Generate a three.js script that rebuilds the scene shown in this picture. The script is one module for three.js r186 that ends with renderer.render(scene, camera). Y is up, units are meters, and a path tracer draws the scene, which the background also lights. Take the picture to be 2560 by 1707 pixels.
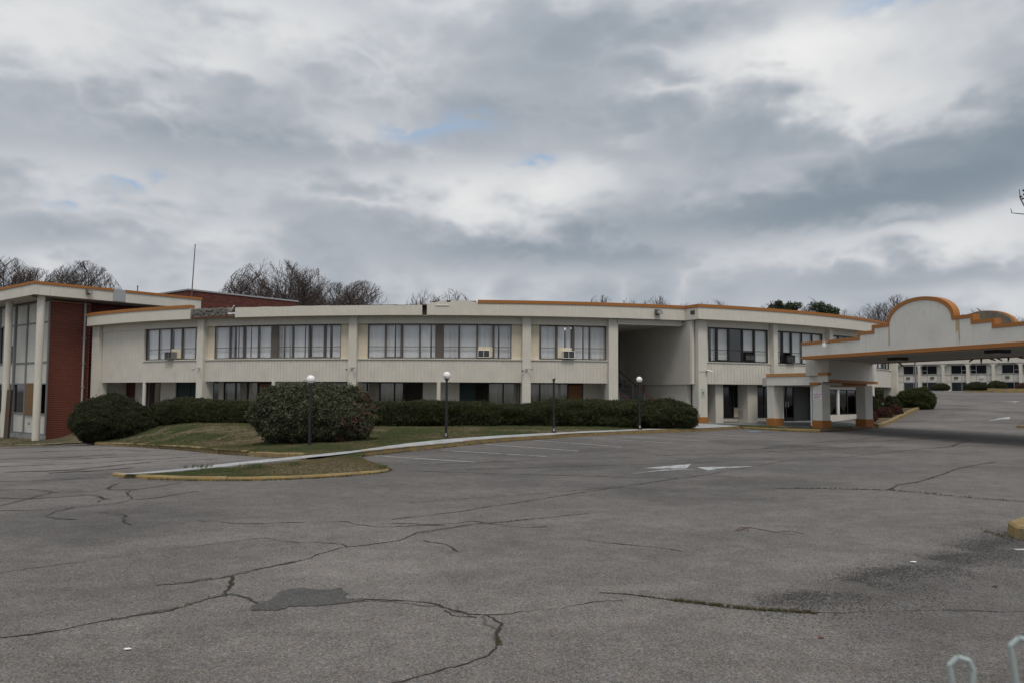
import * as THREE from 'three';

/* ------------------------------------------------------------------ camera, sky, sun, exposure */
const scene = new THREE.Scene();
const camera = new THREE.PerspectiveCamera(44.23, 1024 / 682, 0.05, 3000);
camera.position.set(0, 1.7, 0);
camera.rotation.order = 'YXZ';
camera.rotation.set(3.53 * Math.PI / 180, 0, 0.006);
camera.focus = 42; camera.userData.fStop = 10;
const renderer = new THREE.WebGLRenderer({ antialias: true });
renderer.toneMapping = THREE.LinearToneMapping;
renderer.toneMappingExposure = 1.02;
renderer.shadowMap.enabled = true;

const sun = new THREE.DirectionalLight(0xfff3e2, 1.4);
sun.position.set(8, 96, 16); sun.target.position.set(0, 0, -45);
sun.shadow.radius = 34; sun.castShadow = true;
sun.shadow.camera.left = -70; sun.shadow.camera.right = 70; sun.shadow.camera.top = 70; sun.shadow.camera.bottom = -70; sun.shadow.camera.far = 260;
sun.shadow.mapSize.set(2048, 2048);
scene.add(sun, sun.target);

/* ------------------------------------------------------------------ random and noise */
function rng(seed) { let a = seed >>> 0; return () => { a = (a + 0x6D2B79F5) | 0; let t = Math.imul(a ^ (a >>> 15), 1 | a); t = (t + Math.imul(t ^ (t >>> 7), 61 | t)) ^ t; return ((t ^ (t >>> 14)) >>> 0) / 4294967296; }; }
function hash(x, y, z) { let h = Math.imul(x, 374761393) + Math.imul(y, 668265263) + Math.imul(z, 1274126177); h = Math.imul(h ^ (h >>> 13), 1274126177); return ((h ^ (h >>> 16)) >>> 0) / 4294967296; }
function vnoise(x, y, s = 0) {
  const i = Math.floor(x), j = Math.floor(y); let u = x - i, v = y - j; u = u * u * u * (u * (u * 6 - 15) + 10); v = v * v * v * (v * (v * 6 - 15) + 10);
  const a = hash(i, j, s), b = hash(i + 1, j, s), c = hash(i, j + 1, s), d = hash(i + 1, j + 1, s);
  return a + (b - a) * u + (c - a) * v + (a - b - c + d) * u * v;
}
function noise3(x, y, z) { const k = Math.floor(z), w0 = z - k, w = w0 * w0 * (3 - 2 * w0); return vnoise(x, y, k * 7 + 3) * (1 - w) + vnoise(x, y, k * 7 + 10) * w; }
function fbm3(x, y, z, o) { let a = 0.5, t = 0, n = 0; for (let i = 0; i < o; i++) { t += a * noise3(x + i * 7.3, y + i * 3.1, z + i * 5.7); n += a; a *= 0.53; x *= 2.03; y *= 2.03; z *= 2.03; } return t / n; }
function fbm(x, y, o, s = 0) { let a = 0.5, t = 0, n = 0; for (let i = 0; i < o; i++) { t += a * vnoise(x, y, s + i * 17); n += a; a *= 0.5; const nx = x * 1.6 - y * 1.2 + 11.3; y = x * 1.2 + y * 1.6 + 5.7; x = nx; } return t / n; }
const sstep = (a, b, x) => { const t = Math.min(1, Math.max(0, (x - a) / (b - a))); return t * t * (3 - 2 * t); };
const clamp = (x, a, b) => Math.min(b, Math.max(a, x));
const lin = c => c <= 0.04045 ? c / 12.92 : Math.pow((c + 0.055) / 1.055, 2.4);

/* ------------------------------------------------------------------ cloudy sky (air and clouds only) */
{
  const W = 3072, Hh = 1536, data = new Float32Array(W * Hh * 4);
  // cloud masses: azimuth from straight ahead, elevation, half-extents (degrees), light (+) or heavy grey (-)
  const masses = [[-30.5,21,7.8,2.6,.55],[-15.4,23.6,5,1.8,.6],[-18.4,20.3,2.8,1.4,.6],[-21.9,17.9,1.9,.8,.4],[-3.7,14.1,5.2,1.6,.35],[-7.7,13.2,3.5,1.1,.45],[-1.2,13.3,1.9,1.6,.4],[4.4,14.1,3.3,1.6,.9],[1.9,12.8,3.5,1.4,.4],[21.3,21.8,3.3,1.5,1],[16.7,21.5,6.8,1.6,.6],[24.2,18,3.7,1.6,.75],[27,20.4,5.6,2.7,.4],[12.2,20.3,3.5,1.5,.45],[28.3,10.3,5.8,1.2,.7],[30.8,11.7,2.3,.8,.6],[-25.3,9.9,3.7,.7,.35],[-17.1,10.1,3.1,.7,.25],[-29.6,8,3.1,.7,.4],[15.3,9.1,4.2,1.2,.45],[9.3,17,1.3,.9,.35],[30.7,5.9,4.7,.9,.5],[-10.5,17.2,2.7,1.6,.15],[-7.6,23.3,4.1,3.2,.15],[-30.6,13.4,5.9,.9,.25],[-22.6,12,6.3,1,.2],[-29.5,17,7.8,2,-.36],[-22.7,15.9,7.6,1.1,-.22],[7.7,21.4,7,3.5,-.45],[4.6,23.5,5.4,2.2,-.3],[16.1,17,6.3,1.8,-.4],[28.8,14.2,6.2,1.9,-1.1],[23.9,12.4,7,1.1,-1.3],[17.8,12.1,6.5,1,-.5],[9.8,11.9,6.7,2.4,-.5],[-2.8,9.6,5.5,1.2,-.55],[24.9,7.9,8.2,1.1,-.6],[8.7,9.3,7,.9,-.5],[-.9,18.8,4.9,1.9,-.25],[-13.1,15.5,8,.9,-.3],[-31,9.2,1.9,1.4,-.3],[-10.6,20.4,4.8,2.4,-.2],[2.7,9.9,4.4,1.1,-.4]];
  const gaps = [[-6.2,17.3,2.7,.7],[-2.9,17.7,2.5,.7],[-24.8,12.9,1.9,.5],[25.7,23.7,3.2,.7],[1.2,15,.8,.3],[-28.6,11.7,1.4,.3]];
  // the same kind of masses goes on all round and overhead
  const r = rng(5);
  for (let k = 0; k < 260; k++) {
    const az = -180 + 360 * r(), el = 4 + 78 * Math.pow(r(), 1.3), big = 2.5 + 5.5 * r(), q = r();
    if (Math.abs(az) < 38 && el < 28) continue;
    const st = 1 / Math.max(0.25, Math.cos(el * Math.PI / 180));
    masses.push([az, el, big * st, (0.8 + 2 * r()) * (1 + el / 40), q < 0.48 ? -0.25 - 0.6 * r() : 0.25 + 0.6 * r()]);
    if (r() < 0.12) gaps.push([az + 6 * r(), el, (1.5 + 2 * r()) * st, 0.6 + el / 60]);
  }
  const low = [0.215, 0.268, 0.318], mid = [0.440, 0.470, 0.515], high = [0.84, 0.84, 0.83], blue = [0.31, 0.44, 0.63];
  const rowsMasses = [];
  for (let y = Hh / 2; y < Hh; y++) {
    const el = ((y + 0.5) / Hh - 0.5) * 180;
    rowsMasses[y] = [masses.filter(m => Math.abs(m[1] - el) < m[3] * 2.6 + 4), gaps.filter(m => Math.abs(m[1] - el) < m[3] * 3 + 4)];
  }
  for (let y = 0; y < Hh; y++) for (let x = 0; x < W; x++) {
    const o = (y * W + x) * 4;
    if (y < Hh / 2) { data[o] = 0.16; data[o + 1] = 0.155; data[o + 2] = 0.15; data[o + 3] = 1; continue; }
    const el = ((y + 0.5) / Hh - 0.5) * Math.PI, phi = ((x + 0.5) / W - 0.5) * 2 * Math.PI;
    const dx = Math.cos(el) * Math.cos(phi), dz = Math.cos(el) * Math.sin(phi), dy = Math.sin(el);
    const qx = dx * 6.4, qy = dy * 13, qz = dz * 6.4;
    const w1 = fbm3(qx * 0.6 + 3, qy * 0.6, qz * 0.6, 3) - 0.5, w2 = fbm3(qx * 0.6, qy * 0.6 + 9, qz * 0.6 + 4, 3) - 0.5;
    const n1 = fbm3(qx + w1 * 1.0, qy + w2 * 1.0, qz + w1 * 0.5, 5) - 0.5;
    const puff = 1 - Math.abs(2 * fbm3(qx * 1.9 + w2 * 0.9 + 5, qy * 1.9 + w1 * 0.9, qz * 1.9, 6) - 1), pf = puff - 0.78;
    let az = Math.atan2(dx, -dz) * 180 / Math.PI, ed = el * 180 / Math.PI;
    const jx = az + w1 * 6 + pf * 6, jy = ed + w2 * 2.4 + pf * 2.6 + n1 * 1.5;
    let b = n1 * 0.62 + pf * 0.72 + 0.04, g = 0;
    for (const m of rowsMasses[y][0]) { let u = jx - m[0]; if (u > 180) u -= 360; if (u < -180) u += 360; u /= m[2]; const v = (jy - m[1]) / m[3], q = u * u + v * v; if (q < 6) b += m[4] * (m[4] < 0 ? 0.88 : 0.80) * Math.exp(-q * 0.9); }
    for (const m of rowsMasses[y][1]) { let u = jx - m[0]; if (u > 180) u -= 360; if (u < -180) u += 360; u /= m[2]; const v = (jy - m[1]) / m[3], q = u * u + v * v; if (q < 6) g = Math.max(g, Math.exp(-q) * 1.1 - Math.max(0, pf) * 2.2 - Math.max(0, n1) * 0.8); }
    b = b > 0 ? Math.tanh(b * 1.15) : Math.tanh(b * 1.2);
    const up = 1 + 1.0 * sstep(0.32, 1.15, el);            // overcast is brighter overhead
    const hz = sstep(0.16, 0.0, el) * 0.25;
    for (let c = 0; c < 3; c++) {
      let v = b > 0 ? mid[c] + (high[c] - mid[c]) * b : mid[c] + (mid[c] - low[c]) * b;
      v = v + (mid[c] * 1.05 - v) * hz;
      v = v * (1 - clamp(g, 0, 1) * 0.8) + blue[c] * clamp(g, 0, 1) * 0.8;
      data[o + c] = v * up;
    }
    data[o + 3] = 1;
  }
  const t = new THREE.DataTexture(data, W, Hh, THREE.RGBAFormat, THREE.FloatType);
  t.mapping = THREE.EquirectangularReflectionMapping; t.magFilter = THREE.LinearFilter; t.minFilter = THREE.LinearFilter; t.needsUpdate = true;
  scene.background = t; scene.environment = t; scene.backgroundIntensity = 1; scene.environmentIntensity = 1;
}

/* ------------------------------------------------------------------ mesh builder, naming */
const taken = {};
function numbered(n) { const k = taken[n] = (taken[n] ?? -1) + 1; return k ? n + '_' + String(k).padStart(3, '0') : n; }
const V = (x, y, z) => new THREE.Vector3(x, y, z);
class MB {
  constructor() { this.p = []; this.n = []; this.u = []; this.c = null; }
  tri(a, b, c, ua, ub, uc, na, nb, nc) {
    if (!na) { const n = new THREE.Vector3().subVectors(b, a).cross(new THREE.Vector3().subVectors(c, a)).normalize(); na = nb = nc = n; }
    for (const q of [a, b, c]) this.p.push(q.x, q.y, q.z);
    for (const q of [na, nb, nc]) this.n.push(q.x, q.y, q.z);
    this.u.push(...ua, ...ub, ...uc); return this;
  }
  quad(a, b, c, d, uv) {
    if (!uv) {
      const n = new THREE.Vector3().subVectors(b, a).cross(new THREE.Vector3().subVectors(d, a)).normalize();
      if (Math.abs(n.y) > 0.6) uv = [a, b, c, d].map(q => [q.x, q.z]);
      else { const l = Math.hypot(n.x, n.z) || 1, tx = n.z / l, tz = -n.x / l; uv = [a, b, c, d].map(q => [q.x * tx + q.z * tz, q.y]); }
    }
    this.tri(a, b, c, uv[0], uv[1], uv[2]); this.tri(a, c, d, uv[0], uv[2], uv[3]); return this;
  }
  // e: 8 corners, bottom 0-3 counterclockwise seen from above, top 4-7 ; faces: 'bt0123' letters to leave out
  hex(e, skip = '') {
    const f = { b: [3, 2, 1, 0], t: [4, 5, 6, 7], 0: [0, 1, 5, 4], 1: [1, 2, 6, 5], 2: [2, 3, 7, 6], 3: [3, 0, 4, 7] };
    for (const k in f) if (!skip.includes(k)) this.quad(...f[k].map(i => e[i]));
    return this;
  }
  box(x, y, z, sx, sy, sz, ry = 0) {
    const c = Math.cos(ry), s = Math.sin(ry), P = (a, b, d) => V(x + a * c + d * s, y + b, z - a * s + d * c);
    const a = sx / 2, b = sy / 2, d = sz / 2;
    return this.hex([P(-a, -b, d), P(a, -b, d), P(a, -b, -d), P(-a, -b, -d), P(-a, b, d), P(a, b, d), P(a, b, -d), P(-a, b, -d)]);
  }
  // box in a wall frame: s along, y up, d outwards
  obox(F, s0, s1, y0, y1, d0, d1) {
    return this.hex([F(s0, y0, d1), F(s1, y0, d1), F(s1, y0, d0), F(s0, y0, d0), F(s0, y1, d1), F(s1, y1, d1), F(s1, y1, d0), F(s0, y1, d0)]);
  }
  // sector of a ring round the motel's centre
  arc(t0, t1, r0, r1, y0, y1, step = 1, top) {
    const n = Math.max(1, Math.ceil((t1 - t0) / step));
    for (let i = 0; i < n; i++) {
      const a = t0 + (t1 - t0) * i / n, b = t0 + (t1 - t0) * (i + 1) / n, ta = top ? top(a) : y1, tb = top ? top(b) : y1;
      const q = (t, r, y) => ring(t, r, y), ua = a * Math.PI / 180 * r1, ub = b * Math.PI / 180 * r1;
      this.quad(q(a, r1, y0), q(b, r1, y0), q(b, r1, tb), q(a, r1, ta), [[ua, y0], [ub, y0], [ub, tb], [ua, ta]]);
      this.quad(q(b, r0, y0), q(a, r0, y0), q(a, r0, ta), q(b, r0, tb), [[ub, y0], [ua, y0], [ua, ta], [ub, tb]]);
      this.quad(q(a, r1, ta), q(b, r1, tb), q(b, r0, tb), q(a, r0, ta)); this.quad(q(a, r0, y0), q(b, r0, y0), q(b, r1, y0), q(a, r1, y0));
      if (i === 0) this.quad(q(a, r0, y0), q(a, r1, y0), q(a, r1, ta), q(a, r0, ta));
      if (i === n - 1) this.quad(q(b, r1, y0), q(b, r0, y0), q(b, r0, tb), q(b, r1, tb));
    }
    return this;
  }
  // upright prism over a plan polygon [[x,z]...] (counterclockwise seen from above)
  prism(poly, y0, y1) {
    const pts = poly.map(q => new THREE.Vector2(q[0], -q[1])), tr = THREE.ShapeUtils.triangulateShape(pts, []);
    const ccw = THREE.ShapeUtils.area(pts) > 0, P = ccw ? poly : poly.slice().reverse(), pp = ccw ? pts : pts.slice().reverse(), tt = ccw ? tr : THREE.ShapeUtils.triangulateShape(pp, []);
    for (const [a, b, c] of tt) {
      const f = (i, y) => V(P[i][0], y, P[i][1]), uv = i => [P[i][0], P[i][1]];
      this.tri(f(a, y1), f(b, y1), f(c, y1), uv(a), uv(b), uv(c)); this.tri(f(a, y0), f(c, y0), f(b, y0), uv(a), uv(c), uv(b));
    }
    for (let i = 0; i < P.length; i++) { const a = P[i], b = P[(i + 1) % P.length]; this.quad(V(a[0], y0, a[1]), V(b[0], y0, b[1]), V(b[0], y1, b[1]), V(a[0], y1, a[1])); }
    return this;
  }
  geo(g, m) {
    g = g.index ? g.toNonIndexed() : g; if (m) { g = g.clone(); g.applyMatrix4(m); }
    const p = g.attributes.position, n = g.attributes.normal, u = g.attributes.uv;
    for (let i = 0; i < p.count; i++) { this.p.push(p.getX(i), p.getY(i), p.getZ(i)); this.n.push(n.getX(i), n.getY(i), n.getZ(i)); this.u.push(u ? u.getX(i) : 0, u ? u.getY(i) : 0); }
    return this;
  }
  // tapered limb between two points
  limb(a, b, ra, rb, sides = 6, caps = true) {
    const d = new THREE.Vector3().subVectors(b, a), L = d.length(); d.normalize();
    const x = Math.abs(d.y) < 0.9 ? V(0, 1, 0).cross(d).normalize() : V(1, 0, 0).cross(d).normalize(), y = new THREE.Vector3().crossVectors(d, x);
    const R = (c, r, t) => V(c.x + r * (x.x * Math.cos(t) + y.x * Math.sin(t)), c.y + r * (x.y * Math.cos(t) + y.y * Math.sin(t)), c.z + r * (x.z * Math.cos(t) + y.z * Math.sin(t)));
    const Nn = t => V(x.x * Math.cos(t) + y.x * Math.sin(t), x.y * Math.cos(t) + y.y * Math.sin(t), x.z * Math.cos(t) + y.z * Math.sin(t));
    for (let i = 0; i < sides; i++) {
      const t0 = i / sides * 2 * Math.PI, t1 = (i + 1) / sides * 2 * Math.PI, A = R(a, ra, t0), B = R(a, ra, t1), C = R(b, rb, t1), D = R(b, rb, t0), n0 = Nn(t0), n1 = Nn(t1);
      const u0 = t0 * ra, u1 = t1 * ra;
      this.tri(A, B, C, [u0, 0], [u1, 0], [u1, L], n0, n1, n1); this.tri(A, C, D, [u0, 0], [u1, L], [u0, L], n0, n1, n0);
      if (caps) { this.tri(b, D, C, [0, 0], [0, 0], [0, 0]); this.tri(a, B, A, [0, 0], [0, 0], [0, 0]); }
    }
    return this;
  }
  path(pts, r, sides = 6) { for (let i = 0; i + 1 < pts.length; i++) this.limb(pts[i], pts[i + 1], typeof r === 'function' ? r(i) : r, typeof r === 'function' ? r(i + 1) : r, sides); return this; }
  geometry(off) {
    const g = new THREE.BufferGeometry(), p = new Float32Array(this.p);
    if (off) for (let i = 0; i < p.length; i += 3) { p[i] -= off.x; p[i + 1] -= off.y; p[i + 2] -= off.z; }
    g.setAttribute('position', new THREE.BufferAttribute(p, 3)); g.setAttribute('normal', new THREE.BufferAttribute(new Float32Array(this.n), 3)); g.setAttribute('uv', new THREE.BufferAttribute(new Float32Array(this.u), 2));
    if (this.c) g.setAttribute('color', new THREE.BufferAttribute(new Float32Array(this.c), 3));
    return g;
  }
  // world-space shapes become a mesh under parent (whose top-level group carries the thing's base position)
  to(parent, name, mat, label) {
    let r = parent; while (r.parent && r.parent !== scene) r = r.parent;
    const m = new THREE.Mesh(this.geometry(r === scene ? null : r.userData.local ? null : r.position), mat);
    m.name = parent === scene ? numbered(name) : name; if (label) m.userData.label = label; parent.add(m); return m;
  }
}
function thing(name, label, category, at, group, local = false) {
  const o = new THREE.Group(); o.name = numbered(name); o.position.set(...at); o.userData = { label, category }; if (group) o.userData.group = group;
  if (local) o.userData.local = true; scene.add(o); return o;
}
function structure(m) { m.userData.kind = 'structure'; return m; }
function copy(o, at, turn, label) { const c = o.clone(); c.name = numbered(o.name.replace(/_\d{3}$/, '')); c.position.set(...at); c.rotation.y = turn; c.userData = { ...o.userData, label }; scene.add(c); return c; }
function flat(name, label, category, at, group, mat, mb) { // a thing of one mesh
  const m = new THREE.Mesh(mb.geometry(), mat); m.name = numbered(name); m.position.set(...at); m.userData = { label, category }; if (group) m.userData.group = group; scene.add(m); return m;
}

/* ------------------------------------------------------------------ textures and materials */
function tex(w, h, fn, srgb = true) {
  const d = new Uint8Array(w * h * 4);
  for (let y = 0; y < h; y++) for (let x = 0; x < w; x++) { const c = fn(x, y), o = (y * w + x) * 4; d[o] = clamp(c[0] * 255, 0, 255); d[o + 1] = clamp(c[1] * 255, 0, 255); d[o + 2] = clamp(c[2] * 255, 0, 255); d[o + 3] = 255; }
  const t = new THREE.DataTexture(d, w, h); t.wrapS = t.wrapT = THREE.RepeatWrapping; t.magFilter = THREE.LinearFilter; t.minFilter = THREE.LinearMipmapLinearFilter; t.generateMipmaps = true;
  if (srgb) t.colorSpace = THREE.SRGBColorSpace; t.needsUpdate = true; return t;
}
// noise that tiles over n cells
function tnoise(x, y, n, s) {
  const i = Math.floor(x), j = Math.floor(y); let u = x - i, v = y - j; u = u * u * (3 - 2 * u); v = v * v * (3 - 2 * v);
  const w = k => ((k % n) + n) % n, a = hash(w(i), w(j), s), b = hash(w(i + 1), w(j), s), c = hash(w(i), w(j + 1), s), d = hash(w(i + 1), w(j + 1), s);
  return a + (b - a) * u + (c - a) * v + (a - b - c + d) * u * v;
}
function tfbm(x, y, n, o, s) { let a = 0.5, t = 0, m = 0; for (let k = 0; k < o; k++) { t += a * tnoise(x, y, n, s + k); m += a; a *= 0.55; x *= 2; y *= 2; n *= 2; } return t / m; }
const rep = (t, a, b = a) => { const c = t.clone(); c.repeat.set(a, b); c.needsUpdate = true; return c; };
const std = (r, g, b, rough = 0.9, o = {}) => { const m = new THREE.MeshStandardMaterial({ roughness: rough, side: THREE.DoubleSide, ...o }); m.color.setRGB(r, g, b); return m; };

// painted stucco: mottled, faint grime runs (multiplies the base colour)
const stuccoT = tex(1024, 1024, (x, y) => {
  const u = x / 1024, v = y / 1024, m = tfbm(u * 6, v * 6, 6, 5, 3), f = tfbm(u * 90, v * 90, 90, 3, 21), st = tfbm(u * 48, v * 3, 3 * 16, 3, 41);
  const k = 0.86 + 0.10 * m + 0.05 * (f - 0.5), s = sstep(0.56, 0.78, st) * sstep(0.45, 0.66, m) * 0.055;
  return [k - s * 0.9, k - s, k - s * 1.15].map(c => clamp(c + 0.06, 0, 1));
});
const stuccoB = tex(512, 512, (x, y) => { const h = tfbm(x / 512 * 80, y / 512 * 80, 80, 3, 8); return [h, h, h]; }, false);
const asphaltT = (() => {
  const N = 2048;
  return tex(N, N, (x, y) => {
    const u = x / N, v = y / N;
    const a = tnoise(u * 620, v * 620, 620, 5), b = tnoise(u * 300, v * 300, 300, 6), c = tfbm(u * 24, v * 24, 24, 4, 9), w = hash(x, y, 77);
    const st = tnoise(u * 420, v * 420, 420, 15);
    let k = 0.50 + (a - 0.5) * 0.30 + (b - 0.5) * 0.08 + (c - 0.5) * 0.12 + (w - 0.5) * 0.16;
    if (st > 0.9) k += (st - 0.9) * 2.6; if (st < 0.1) k -= (0.1 - st) * 2.2;
    const t = (tnoise(u * 200, v * 200, 200, 31) - 0.5) * 0.03;
    return [k + 0.008 + t, k, k - 0.010 - t];
  });
})();
const asphaltB = tex(1024, 1024, (x, y) => { const u = x / 1024, v = y / 1024, h = 0.6 * tnoise(u * 300, v * 300, 300, 5) + 0.4 * tnoise(u * 600, v * 600, 600, 6); return [h, h, h]; }, false);
const paintT = tex(512, 512, (x, y) => { // worn road or kerb paint: chips down to the concrete
  const u = x / 512, v = y / 512, m = tfbm(u * 12, v * 12, 12, 5, 61), f = tnoise(u * 128, v * 128, 128, 71), k = sstep(0.60, 0.74, m * 0.7 + f * 0.3 + 0.04);
  const c = 0.88 + 0.1 * (f - 0.5); return [c * (1 - k) + 0.36 * k, c * (1 - k) + 0.36 * k, c * (1 - k) + 0.37 * k];
});
const kerbT = tex(512, 512, (x, y) => {
  const u = x / 512, v = y / 512, m = tfbm(u * 10, v * 10, 10, 5, 161), f = tnoise(u * 100, v * 100, 100, 171), k = sstep(0.58, 0.7, m * 0.75 + f * 0.25 + 0.03), g = 0.82 + 0.25 * (tfbm(u * 6, v * 6, 6, 4, 99) - 0.5);
  return [0.72 * g * (1 - k) + 0.48 * k, 0.615 * g * (1 - k) + 0.46 * k, 0.40 * g * (1 - k) + 0.42 * k];
});
const concreteT = tex(512, 512, (x, y) => { const u = x / 512, v = y / 512, m = tfbm(u * 8, v * 8, 8, 5, 201), f = tnoise(u * 180, v * 180, 180, 211), k = 0.72 + 0.28 * (m - 0.5) + 0.14 * (f - 0.5); return [k, k, k]; });
const brickT = (() => { // running bond 0.30 x 0.10 m, tile 1.2 x 0.8 m; far walls only
  const W = 480, Hh = 320;
  return tex(W, Hh, (x, y) => {
    const row = Math.floor(y / 40), ox = (row % 2) * 60, bx = Math.floor(((x + ox) % W) / 120), fx = ((x + ox) % 120), fy = y % 40, n = hash(bx, row, 3), g = hash(x, y, 9);
    if (fx < 5 || fy < 5) return [0.40 + 0.05 * g, 0.30 + 0.05 * g, 0.27 + 0.05 * g];
    const k = 0.75 + 0.4 * n + 0.12 * (g - 0.5); return [0.37 * k, 0.17 * k, 0.135 * k];
  });
})();
brickT.repeat.set(1 / 1.2, 1 / 0.8);
const boardT = tex(256, 512, (x, y) => { const u = x / 256, v = y / 512, f = tfbm(u * 20, v * 34, 4, 3, 301), n = tnoise(u * 60, v * 40, 20, 311), k = 0.6 + 0.45 * (n - 0.5) + 0.3 * (f - 0.5); return [0.72 * k + 0.1, 0.58 * k + 0.08, 0.42 * k + 0.05]; });
const fabricT = tex(256, 256, (x, y) => { const k = 0.82 + 0.18 * (tnoise(x / 256 * 60, y / 256 * 2, 60, 401) - 0.5) + 0.08 * hash(x, y, 5); return [k, k, k]; });

const M = {
  cream: std(0.645, 0.62, 0.55, 0.92, { map: rep(stuccoT, 1 / 4), bumpMap: rep(stuccoB, 1 / 1.2), bumpScale: 0.004 }),
  warm: std(0.68, 0.61, 0.48, 0.9, { map: rep(stuccoT, 1 / 4) }),
  siding: std(0.63, 0.605, 0.54, 0.88, { map: rep(stuccoT, 1 / 3.3) }),
  canopy: std(0.70, 0.675, 0.61, 0.92, { map: rep(stuccoT, 1 / 5), bumpMap: rep(stuccoB, 1 / 1.2), bumpScale: 0.004 }),
  orange: std(0.37, 0.145, 0.032, 0.75, { map: rep(stuccoT, 1 / 2.7) }),
  tan: std(0.45, 0.22, 0.07, 0.8, { map: rep(stuccoT, 1 / 2.7) }),
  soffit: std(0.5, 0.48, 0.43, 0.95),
  grey: std(0.34, 0.35, 0.36, 0.8),
  bronze: std(0.105, 0.088, 0.075, 0.55),
  black: std(0.014, 0.014, 0.015, 0.5),
  rubble: std(0.46, 0.44, 0.41, 1, { map: rep(concreteT, 1 / 0.9), bumpMap: rep(stuccoB, 1 / 0.6), bumpScale: 0.03 }),
  rust: std(0.16, 0.06, 0.03, 0.95),
  torn: std(0.06, 0.05, 0.045, 0.95),
  glass: new THREE.MeshPhysicalMaterial({ color: 0xffffff, roughness: 0.03, transmission: 1, thickness: 0, ior: 1.5, side: THREE.DoubleSide }),
  smoked: new THREE.MeshPhysicalMaterial({ color: 0x707880, roughness: 0.04, transmission: 1, thickness: 0, ior: 1.5, side: THREE.DoubleSide }),
  blind: std(0.62, 0.64, 0.66, 0.7), shade: std(0.52, 0.54, 0.53, 0.9), curtain: std(0.62, 0.60, 0.52, 0.95, { map: rep(fabricT, 1) }), maroon: std(0.10, 0.03, 0.035, 0.95, { map: rep(fabricT, 1) }),
  dark: std(0.05, 0.048, 0.045, 0.95), room: std(0.42, 0.39, 0.34, 0.95), teal: std(0.012, 0.035, 0.034, 0.7), brownDoor: std(0.23, 0.105, 0.045, 0.7), greenWall: std(0.10, 0.105, 0.10, 0.9),
  brick: std(1, 1, 1, 0.92, { map: brickT }), mortar: std(0.33, 0.20, 0.16, 1),
  concrete: std(0.52, 0.53, 0.53, 0.95, { map: rep(concreteT, 1 / 2), bumpMap: rep(stuccoB, 1), bumpScale: 0.003 }),
  walk: std(0.64, 0.65, 0.66, 0.95, { map: rep(concreteT, 1 / 2.3) }),
  kerb: std(0.80, 0.78, 0.72, 0.9, { map: rep(kerbT, 1 / 1.3), bumpMap: rep(stuccoB, 1), bumpScale: 0.006 }),
  paint: std(0.52, 0.53, 0.53, 0.85, { map: rep(paintT, 1 / 1.1) }), bluePaint: std(0.22, 0.36, 0.50, 0.9, { map: rep(paintT, 1 / 0.7) }),
  crack: std(0.018, 0.017, 0.015, 1), patch: std(0.27, 0.265, 0.26, 0.95, { map: rep(asphaltT, 0.2), bumpMap: rep(asphaltB, 0.4), bumpScale: 0.004 }),
  joint: std(0.055, 0.04, 0.028, 1), crumble: std(0.080, 0.073, 0.067, 1),
  steel: std(0.42, 0.43, 0.44, 0.45, { metalness: 0.6 }), galvanised: std(0.40, 0.46, 0.45, 0.5, { metalness: 0.35 }), whitePaint: std(0.72, 0.72, 0.70, 0.6),
  globe: new THREE.MeshPhysicalMaterial({ color: 0xe8e8e6, roughness: 0.35, clearcoat: 0.4, clearcoatRoughness: 0.25 }),
  redRail: std(0.16, 0.022, 0.022, 0.6), stairs: std(0.34, 0.35, 0.35, 0.95, { map: rep(concreteT, 1) }),
  osb: std(0.75, 0.72, 0.68, 0.95, { map: rep(boardT, 0.8) }), oldWood: std(0.085, 0.065, 0.055, 0.95), panel: std(0.60, 0.595, 0.555, 0.85, { map: rep(stuccoT, 1 / 3) }),
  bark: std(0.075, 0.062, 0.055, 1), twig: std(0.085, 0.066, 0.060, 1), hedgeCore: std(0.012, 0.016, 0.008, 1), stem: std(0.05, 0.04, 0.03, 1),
  leaf: std(1, 1, 1, 0.75), grass: std(1, 1, 1, 0.9),
  roofing: std(0.06, 0.06, 0.062, 1), rubblePaint: std(0.40, 0.33, 0.24, 0.95, { map: rep(concreteT, 1 / 1.6) }), smokedLens: std(0.05, 0.05, 0.045, 0.3), stain: std(0.50, 0.38, 0.24, 0.95),
  steelPale: std(0.40, 0.40, 0.40, 0.6), greyFrame: std(0.20, 0.205, 0.21, 0.7), darkPane: std(0.012, 0.014, 0.016, 0.08), glassGrey: std(0.22, 0.23, 0.23, 0.2), bright: std(0.75, 0.75, 0.75, 0.35), rustPole: std(0.12, 0.085, 0.075, 0.9), binBlue: std(0.05, 0.10, 0.14, 0.6), binLid: std(0.07, 0.13, 0.17, 0.6), paperWhite: std(0.7, 0.71, 0.72, 0.9), paperGrey: std(0.4, 0.39, 0.36, 0.9), twigRed: std(0.085, 0.05, 0.04, 0.9)
};

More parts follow.
